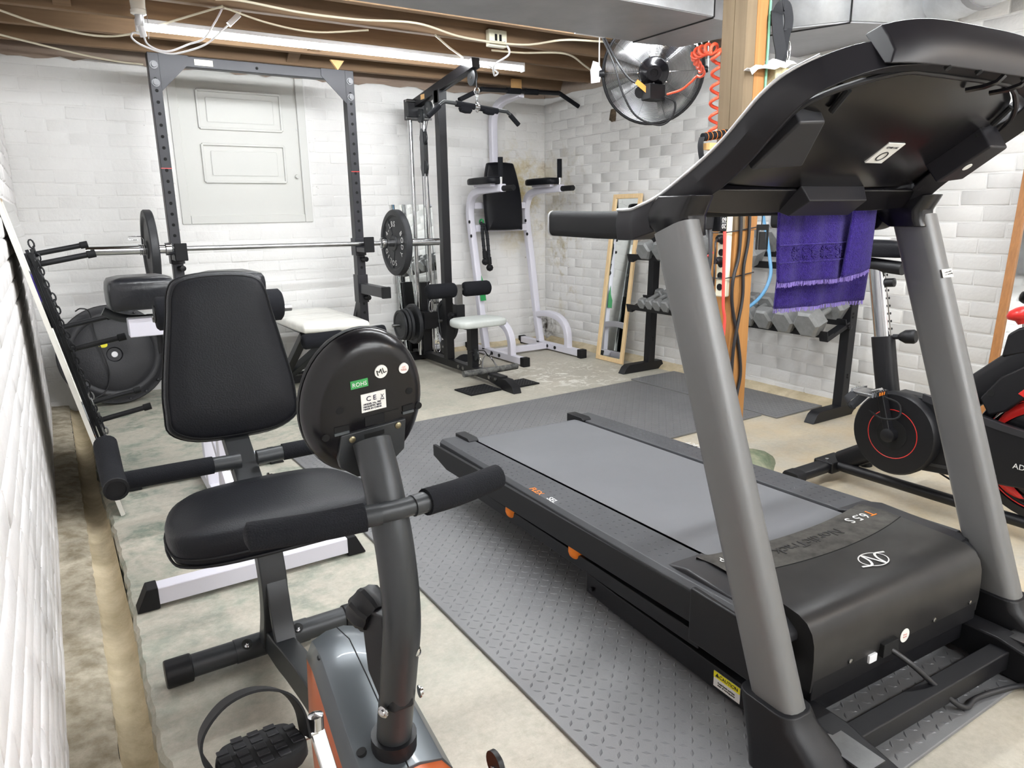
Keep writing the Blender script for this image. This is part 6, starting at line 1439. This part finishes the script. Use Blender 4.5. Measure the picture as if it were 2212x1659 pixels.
# cable reel box with tag hanging on the guard
sb = G().box(FC+fa*.115+V((-.0, 0, -.105)), (.12, .07, .085)).build('switch_box', 'black_plastic', FN, bevel=.006)
G().lathe([(.032, 0), (.032, .02)], FC+fa*.11+fu*-.0+V((-.06, .04, -.10)), fa, 18).build('switch_dial', 'black_plastic', sb)
G().cyl(FC+fa*.12+V((0, 0, -.02)), FC+fa*.12+V((0, 0, -.07)), .006, 8).build('switch_lead', 'cable_black', FN)
up_l, up_r = FC-fu*.0, FC
sdx = V((.76, -.65, 0))
for s_ in (-1, 1):
    p = FC+sdx*s_*.305; G().beam(p+V((0, 0, -.01)), p+V((0, 0, .19)), .026, .006, up=sdx).build('bracket_arm', 'galv', FN); G().lathe([(.022, 0), (.018, .03), (.0, .032)], p-sdx*s_*.03, sdx*s_, 14).build('pivot_knob', 'black_plastic', FN)
g = G(); g.prism([(-.03, -.05), (.02, -.045), (.03, .02), (.01, .06), (-.02, .07), (-.035, .02)], FC-sdx*.32+V((0, 0, .0)), sdx, (0, 0, 1), fa*.004); g.build('pivot_plate', 'white_powder', FN)
cable('fan_cord', [tuple(FC-sdx*.28+fa*.07+V((0, 0, .20))), tuple(FC-sdx*.20+fa*.11+V((0, 0, .06))), tuple(FC-sdx*.13+fa*.12+V((0, 0, -.03))), tuple(FC-sdx*.06+fa*.135+V((0, 0, -.06)))], .006, 'cable_black', 'black fan cord running down to the switch box', cat='cord')
cable('fan_cord', [tuple(FC-sdx*.29+fa*.075+V((0, 0, .20))), tuple(FC-sdx*.22+fa*.10+V((0, 0, .05))), tuple(FC-sdx*.17+fa*.10+V((0, 0, -.10))), tuple(FC-sdx*.09+fa*.07+V((0, 0, -.23))), tuple(FC+sdx*.04+fa*.05+V((0, 0, -.285))), tuple(FC+sdx*.11+fa*.08+V((0, 0, -.24))), tuple(FC+sdx*.12+fa*.11+V((0, 0, -.16))), tuple(FC+sdx*.06+fa*.13+V((0, 0, -.125)))], .006, 'cable_black', 'black fan cord looping round the bottom of the guard', cat='cord')
tg = G(); o = FC+fa*.145+V((-.075, .05, -.03)); tg.prism([(0, 0), (.075, -.062), (.062, -.085), (-.014, -.022)], o, sdx, (0, 0, 1), fa*.002); tag(recenter(tg.build('paper_tag', 'paper_tag')), 'orange paper tag tied to the fan switch box', 'tag')
# coiled red lead from the fan to the post
cl = thing('coiled_lead', 'coiled orange-red lead stretching from the fan to the wooden post', 'cord', (2.7, 2.6, 1.4))
pa = catmull([tuple(FC+fa*.125+sdx*.075+V((0, 0, -.115))), tuple(FC+fa*.16+sdx*.15+V((0, 0, -.09))), tuple(FC+fa*.22+sdx*.20+V((0, 0, -.045))), tuple(FC+fa*.32+sdx*.24+V((0, 0, .0))), K((2.98, 2.85, 1.90)), K((2.82, 2.58, 1.87)), K((2.822, 2.555, 1.80)), K((2.822, 2.555, 1.65)), K((2.822, 2.555, 1.46))], 12)
hel = []; s_acc = 0; n_ = len(pa)
for i in range(n_-1):
    for j in range(6):
        p = pa[i].lerp(pa[i+1], j/6); t_ = (pa[i+1]-pa[i]).normalized(); u1, v1, _ = perp(t_); L_ = (pa[i+1]-pa[i]).length/6; s_acc += L_
        amp = (.012 if s_acc < .95 else .020)*min(1, max(0, (s_acc-.16)/.06)); pit = .15 if s_acc < .95 else .058
        hel.append(p+(u1*math.cos(2*PI*s_acc/pit)+v1*math.sin(2*PI*s_acc/pit))*amp)
G().tube(hel, .0068, 8).build('coil', 'coil_red', cl, smooth=80)
cable('floor_cord', [(2.30, 1.85, .006), (2.40, 1.718, .006), (2.442, 1.598, .006), (2.461, 1.471, .006), (2.46, 1.34, .006), (2.432, 1.238, .006), (2.36, 1.15, .006)], .0055, 'cable_black', 'black cord lying on the floor between treadmill and spin bike', cat='cord', group='cords on the floor')
cable('floor_cord', [(2.26, 1.83, .006), (2.36, 1.715, .006), (2.41, 1.60, .006), (2.44, 1.50, .006), (2.445, 1.43, .006), (2.40, 1.40, .006), (2.37, 1.40, .006)], .0045, 'cable_black', 'shorter black cord curling on the floor beside the treadmill', cat='cord', group='cords on the floor')

# ================================================================== PURPLE TOWEL on the treadmill bar
def TW(u, v, z): return V((1.525, .75, .0105)) + V((u*math.cos(R(3))+v*math.sin(R(3)), -u*math.sin(R(3))+v*math.cos(R(3)), z))
TO = thing('towel', 'purple terry towel with embossed band draped over the treadmill bar', 'towel', TW(.16, .44, .82))
def layer(name, u0, u1, zbot, side, amp, du=0.0, ztop=1.134):
    g = G(); P = []
    for i in range(33):
        q = i/32; row = []
        for j in range(25):
            t = j/24; z = ztop+(zbot-ztop)*t; u = u0+(u1-u0)*q+du*t
            fold = amp*(.35+.65*t)*math.sin(q*9.0+side*1.3+.6*math.sin(t*3))+.006*math.sin(q*23+t*2)
            v = .44+side*(.024+.012*t)+fold*.7
            if j == 0: v = .44+side*.006; z = ztop+.004
            row.append(TW(u, v, z))
        P.append(row)
    g.grid(P); return g.build(name, 'towel', TO, solid=.006, smooth=70), P
fl_, PF = layer('front_layer', -.018, .285, .928, -1, .008)
bk_, PB = layer('rear_layer', .075, .43, .848, 1, .010)
g = G(); P = []
for i in range(15):
    q = i/14; row = []
    for j in range(25):
        t = j/24; z = 1.134+(.93-1.134)*t+.02*q*t; u = .255+.09*q*(1-.35*t)-.055*t*(1-q)+.01*t
        v = .44-.040-.012*math.sin(q*PI)-.010*t; row.append(TW(u, v, z))
    P.append(row)
g.grid(P); fp_ = g.build('folded_edge', 'towel', TO, solid=.007, smooth=70)
def fringe(P, j, name, par):
    g = G(); rnd = random.Random(len(P)+j)
    for i in range(len(P)-1):
        for k in range(5):
            a = V(P[i][-1]).lerp(V(P[i+1][-1]), k/5); g.tube([a+V((0, 0, .003)), a+V((rnd.uniform(-.004, .004), rnd.uniform(-.004, .004), -.009-rnd.uniform(0, .004)))], .0009, 4)
    g.build(name, 'towel_fringe', par, kind='stuff')
fringe(PF, 1, 'fringe', fl_); fringe(PB, 2, 'fringe', bk_); fringe(P, 3, 'fringe', fp_)
def onf(q, t, off=-.0045):
    i = min(31, int(q*32)); f = q*32-i; j = min(23, int(t*24)); h = t*24-j
    p = (V(PF[i][j])*(1-f)+V(PF[i+1][j])*f)*(1-h)+(V(PF[i][j+1])*(1-f)+V(PF[i+1][j+1])*f)*h
    return p+V((0, off, 0))
for t in (.55, .76): G().tube([onf(q/32, t) for q in range(33)], .0024, 5).build('embossed_line', 'towel', fl_)
g = G()
for cq in (.30, .66):
    for sx in (-1, 1):
        for sy in (-1, 1):
            g.tube([onf(cq+sx*(.045+.036*(1-k/16)*math.cos(k*.75)), .655+sy*(.045+.030*(1-k/16)*math.sin(k*.75))) for k in range(15)], .0022, 5)
    for sx in (-1, 1):
        for k in range(6):
            a = R(-65+k*26); g.tube([onf(max(.01, min(.99, cq+sx*(.09+.005*math.cos(a)))), .655+.03*math.sin(a)), onf(max(.01, min(.99, cq+sx*(.095+.06*math.cos(a)))), .655+.085*math.sin(a))], .0024, 5)
g.build('embossed_motif', 'towel', fl_)

# ================================================================== SPIN BIKE
SX = 2.69
SB = thing('spin_bike', 'black and red indoor spin bike standing behind the treadmill', 'exercise bike', (SX, 1.3, 0))
def flat_tube(pts, wd, h, name, m='black_powder', par=None, up=(0, 0, 1), **k): return G().sweep([V(p) for p in pts], rrect(wd, h, min(wd, h)*.45, 4), up).build(name, m, par or SB, **k)
rs_ = flat_tube([(2.44, 1.69, .062), (2.95, 1.69, .062)], .075, .042, 'rear_stabiliser')
for x0, x1 in ((2.405, 2.46), (2.93, 2.985)): flat_tube([(x0, 1.69, .06), (x1, 1.69, .06)], .082, .050, 'end_cap', 'black_rubber', rs_, bevel=.006)
for x in (2.44, 2.94): G().lathe([(.028, 0), (.028, .022), (.018, .038)], (x, 1.69, 0), (0, 0, 1), 16).build('levelling_foot', 'black_rubber', rs_)
G().bb((2.62, 1.645, .04), (2.76, 1.735, .088)).build('stabiliser_clamp', 'black_powder', rs_, bevel=.006)
for x in (2.645, 2.735): G().lathe([(.008, 0), (.008, .006), (0, .008)], (x, 1.69, .088), (0, 0, 1), 10).build('bolt', 'chrome', rs_)
fs2 = flat_tube([(2.44, .58, .062), (2.95, .58, .062)], .075, .042, 'front_stabiliser')
G().cyl((SX-.02, 1.66, .068), (SX-.02, .60, .068), .021, 14).build('floor_tube', 'black_powder', SB)
flat_tube([(SX, 1.65, .085), (SX, 1.44, .22)], .055, .085, 'rear_strut', up=(0, .5, 1))
flat_tube([(SX, 1.44, .20), (SX, 1.505, .50), (SX, 1.53, .632)], .062, .085, 'seat_tube', up=(0, 1, 0))
sp2 = flat_tube([(SX, 1.525, .60), (SX, 1.585, .90)], .040, .062, 'seat_pillar', 'chrome', up=(0, 1, 0))
for i in range(9): G().lathe([(.005, 0), (.005, .001)], V((SX, 1.495, .665))+V((0, .0058, .029))*i+V((0, .004, 0)), (0, -1, .2), 8).build('pillar_hole', 'dark_hole', sp2)
kn = G().lathe([(.010, 0), (.010, .02), (.014, .024), (.026, .045), (.027, .075), (.022, .082), (0, .082)], (SX, 1.49, .635), (.15, -1, .12), 18).build('seat_knob', 'black_plastic', SB, smooth=40)
k2 = G().lathe([(.008, 0), (.008, .02), (.017, .03), (.017, .06), (0, .065)], (SX, 1.57, .835), (.1, -1, .1), 14).build('slider_knob', 'black_plastic', SB)
flat_tube([(SX, 1.48, .895), (SX, 1.72, .915)], .05, .05, 'seat_slider', 'black_powder')
pts = catmull([(SX+a, 1.63+b_, .935) for a, b_ in ((-.03, -.145), (-.045, -.05), (-.09, .05), (-.105, .11), (-.07, .15), (0, .14), (.07, .15), (.105, .11), (.09, .05), (.045, -.05), (.03, -.145), (0, -.16))], 3, True)
cushion('saddle', pts, 0, (0, 0, 1), .06, 'black_vinyl', SB, .5)
# main beam, head tube, handlebar
flat_tube([(SX, 1.40, .25), (SX, 1.20, .46), (SX, .92, .735), (SX, .84, .82)], .06, .105, 'main_beam', up=(0, .7, .7))
flat_tube([(SX, .93, .30), (SX, .80, .80), (SX, .78, .90)], .06, .08, 'head_tube', up=(0, 1, 0))
flat_tube([(SX, .785, .88), (SX, .76, 1.08)], .04, .06, 'handlebar_pillar', 'chrome', up=(0, 1, 0))
G().tube(catmull([(SX-.16, .98, 1.10), (SX-.20, .86, 1.12), (SX-.16, .76, 1.11), (SX, .74, 1.09), (SX+.16, .76, 1.11), (SX+.20, .86, 1.12), (SX+.16, .98, 1.10)], 5), .018, 12).build('handlebar', 'black_foam', SB, smooth=80)
bk = G().lathe([(.0, .0), (.020, .0), (.024, .010), (.026, .014), (.044, .024), (.046, .036), (.036, .050), (.015, .057), (0, .058)], (SX, 1.055, .738), (0, .35, 1), 22).build('brake_knob', 'red_plastic', SB, smooth=60, label='red resistance knob')
G().cyl((SX, 1.04, .64), (SX, 1.056, .742), .008, 10).build('knob_stem', 'chrome', bk)
G().prism([(1.10, .62), (1.09, .70), (1.06, .725), (.95, .76), (.92, .74), (.98, .66)], (SX-.032, 0, 0), (0, 1, 0), (0, 0, 1), (.064, 0, 0)).build('brake_cover', 'black_plastic', SB, bevel=.008)
# flywheel with red decals
fw = V((SX, .925, .315)); G().lathe([(.03, -.022), (.15, -.024), (.17, -.016), (.195, -.016), (.20, -.028), (.228, -.028), (.232, -.02), (.232, .02), (.228, .028), (.20, .028), (.195, .016), (.17, .016), (.15, .024), (.03, .022)], fw, (1, 0, 0), 56).build('flywheel', 'gloss_black', SB, smooth=35)
fwo = SB.children[-1] if SB.children else None
def arc_poly(r0, r1, a0, a1, x, taper=True):
    n_ = 14; g = G(); vs = []
    for i in range(n_+1):
        t = i/n_; a = R(a0+(a1-a0)*t); w_ = (math.sin(PI*t)**.6 if taper else 1); rm = (r0+r1)/2; hw = (r1-r0)/2*w_
        for r_ in (rm-hw, rm+hw): vs.append((x, fw.y+r_*math.cos(a), fw.z+r_*math.sin(a)))
    g.add(vs, [(2*i, 2*i+1, 2*i+3, 2*i+2) for i in range(n_)]); return g
fob = [o for o in bpy.data.objects if o.name.startswith('flywheel')][0]
for (r0, r1, a0, a1, m) in ((.150, .188, 20, 118, 'red_plastic'), (.150, .186, -75, -12, 'red_plastic'), (.190, .194, 10, 130, 'red_plastic'), (.190, .194, -100, -5, 'red_plastic'), (.186, .196, 28, 60, 'print_white'), (.178, .190, -48, -22, 'print_white')):
    arc_poly(r0, r1, a0, a1, SX-.0288).build('decal', m, fob, solid=.0012)
# belt guard with crank disc
bx0 = 2.585
g = G(); g.prism([(1.40, .165), (1.20, .185), (.90, .215), (.86, .28), (.88, .385), (1.05, .405), (1.28, .45), (1.40, .455)], (bx0, 0, 0), (0, 1, 0), (0, 0, 1), (.06, 0, 0)); bg_ = g.build('belt_guard', 'black_plastic', SB, bevel=.008)
G().prism([(1.30, .438), (1.05, .392), (.90, .375), (.90, .395), (1.05, .414), (1.30, .464)], (bx0-.003, 0, 0), (0, 1, 0), (0, 0, 1), (.012, 0, 0)).build('grey_trim', 'console_grey', bg_)
G().prism([(1.34, .198), (1.03, .222), (1.03, .236), (1.34, .208)], (bx0-.003, 0, 0), (0, 1, 0), (0, 0, 1), (.006, 0, 0)).build('grey_trim', 'console_grey', bg_)
for y in (1.10, 1.05): G().bb((bx0-.0025, y, .268), (bx0-.001, y+.03, .272)).build('vent_line', 'console_grey', bg_)
text('lettering', 'ADVENOR', .026, (bx0-.003, .925, .283), (0, -1, 0), (0, 0, 1), 'print_white', bg_)
cc_ = V((bx0, 1.375, .300))
cd_ = G().lathe([(.05, -.016), (.10, -.016), (.148, -.012), (.157, -.002), (.157, .03), (.15, .04)], cc_, (-1, 0, 0), 48).build('crank_cover', 'black_plastic', SB, smooth=35)
for o_ in (cd_,): pass
G().lathe([(.050, -.03), (.062, -.03), (.062, .004), (.050, .004)], cc_-V((.0, 0, 0)), (-1, 0, 0), 32).build('hub_recess', 'dark_hole', cd_)
G().torus(cc_-V((.0385, 0, 0))+V((0, 0, 0)), (1, 0, 0), .092, .0024, 48, 6).build('red_ring', 'red_plastic', cd_)
G().lathe([(.157, .028), (.12, .038), (.06, .040), (0.0, .030)], cc_, (-1, 0, 0), 48, caps=False).build('disc_face', 'black_plastic', cd_, smooth=35)
G().lathe([(.056, 0), (.056, .002), (0, .002)], cc_-V((.0405, 0, 0)), (-1, 0, 0), 32).build('hub_disc', 'dark_hole', cd_)
for sgn, tip in ((-1, V((2.505, 1.425, .462))), (1, V((2.86, 1.365, .14)))):
    a = V((2.53 if sgn < 0 else 2.83, 1.375, .300)); b_ = V((a.x, tip.y, tip.z)); c2 = G().beam(a, b_, .024, .034, up=(1, 0, 0)).build('crank_arm', 'black_powder', SB, bevel=.004)
    G().lathe([(.026, 0), (.026, .03), (.018, .034), (0, .034)], a-V((sgn*.012, 0, 0)), (sgn, 0, 0), 18).build('crank_boss', 'black_plastic', c2)
    pc = b_+V((sgn*.075, 0, 0)); pd2 = G().box(pc, (.085, .085, .012)).build('pedal', 'steel', SB, bevel=.002)
    g = G()
    for e in (-1, 1):
        for i in range(6): g.box(pc+V((-.035+i*.014, e*.044, .006)), (.006, .008, .016))
        g.box(pc+V((0, e*.040, .004)), (.09, .006, .018)); g.build('pedal_teeth', 'chrome', pd2); g = G()
    for e in (-1, 1): G().box(pc+V((0, e*.046, .004)), (.03, .004, .010)).build('reflector', 'print_orange', pd2)
    G().cyl(b_, pc, .009, 10).build('pedal_axle', 'chrome', pd2)
    G().rpath(catmull([pc+V((sgn*.045, .03, .0)), pc+V((sgn*.06, .05, -.03)), pc+V((0, .065, -.062)), pc+V((-sgn*.045, .05, -.03)), pc+V((-sgn*.045, .03, 0))], 5), .003, .03, up=(0, 1, 0)).build('toe_strap', 'nylon_black', pd2, smooth=60)
    G().tube(catmull([pc+V((-sgn*.02, -.045, -.01)), pc+V((-sgn*.04, -.09, -.03)), pc+V((-sgn*.03, -.10, -.075)), pc+V((0, -.06, -.085)), pc+V((.01, .0, -.07))], 5), .004, 8).build('toe_clip', 'black_rubber', pd2, smooth=60)
# fork shroud over the flywheel
g = G(); g.prism([(1.135, .475), (1.10, .42), (1.05, .445), (.98, .525), (.86, .57), (.80, .72), (.86, .74), (1.0, .62), (1.08, .56)], (SX-.062, 0, 0), (0, 1, 0), (0, 0, 1), (.03, 0, 0)); sh2 = g.build('fork_shroud', 'black_plastic', SB, bevel=.008)
g = G(); g.prism([(1.02, .515), (.985, .555), (.90, .60), (.88, .585), (.95, .53), (1.0, .505)], (SX-.0665, 0, 0), (0, 1, 0), (0, 0, 1), (.006, 0, 0)); g.build('red_inset', 'red_plastic', sh2, bevel=.002)
G().lathe([(.011, 0), (.011, .001)], (SX-.0625, 1.10, .50), (-1, 0, 0), 14).build('bolt_hole', 'dark_hole', sh2)
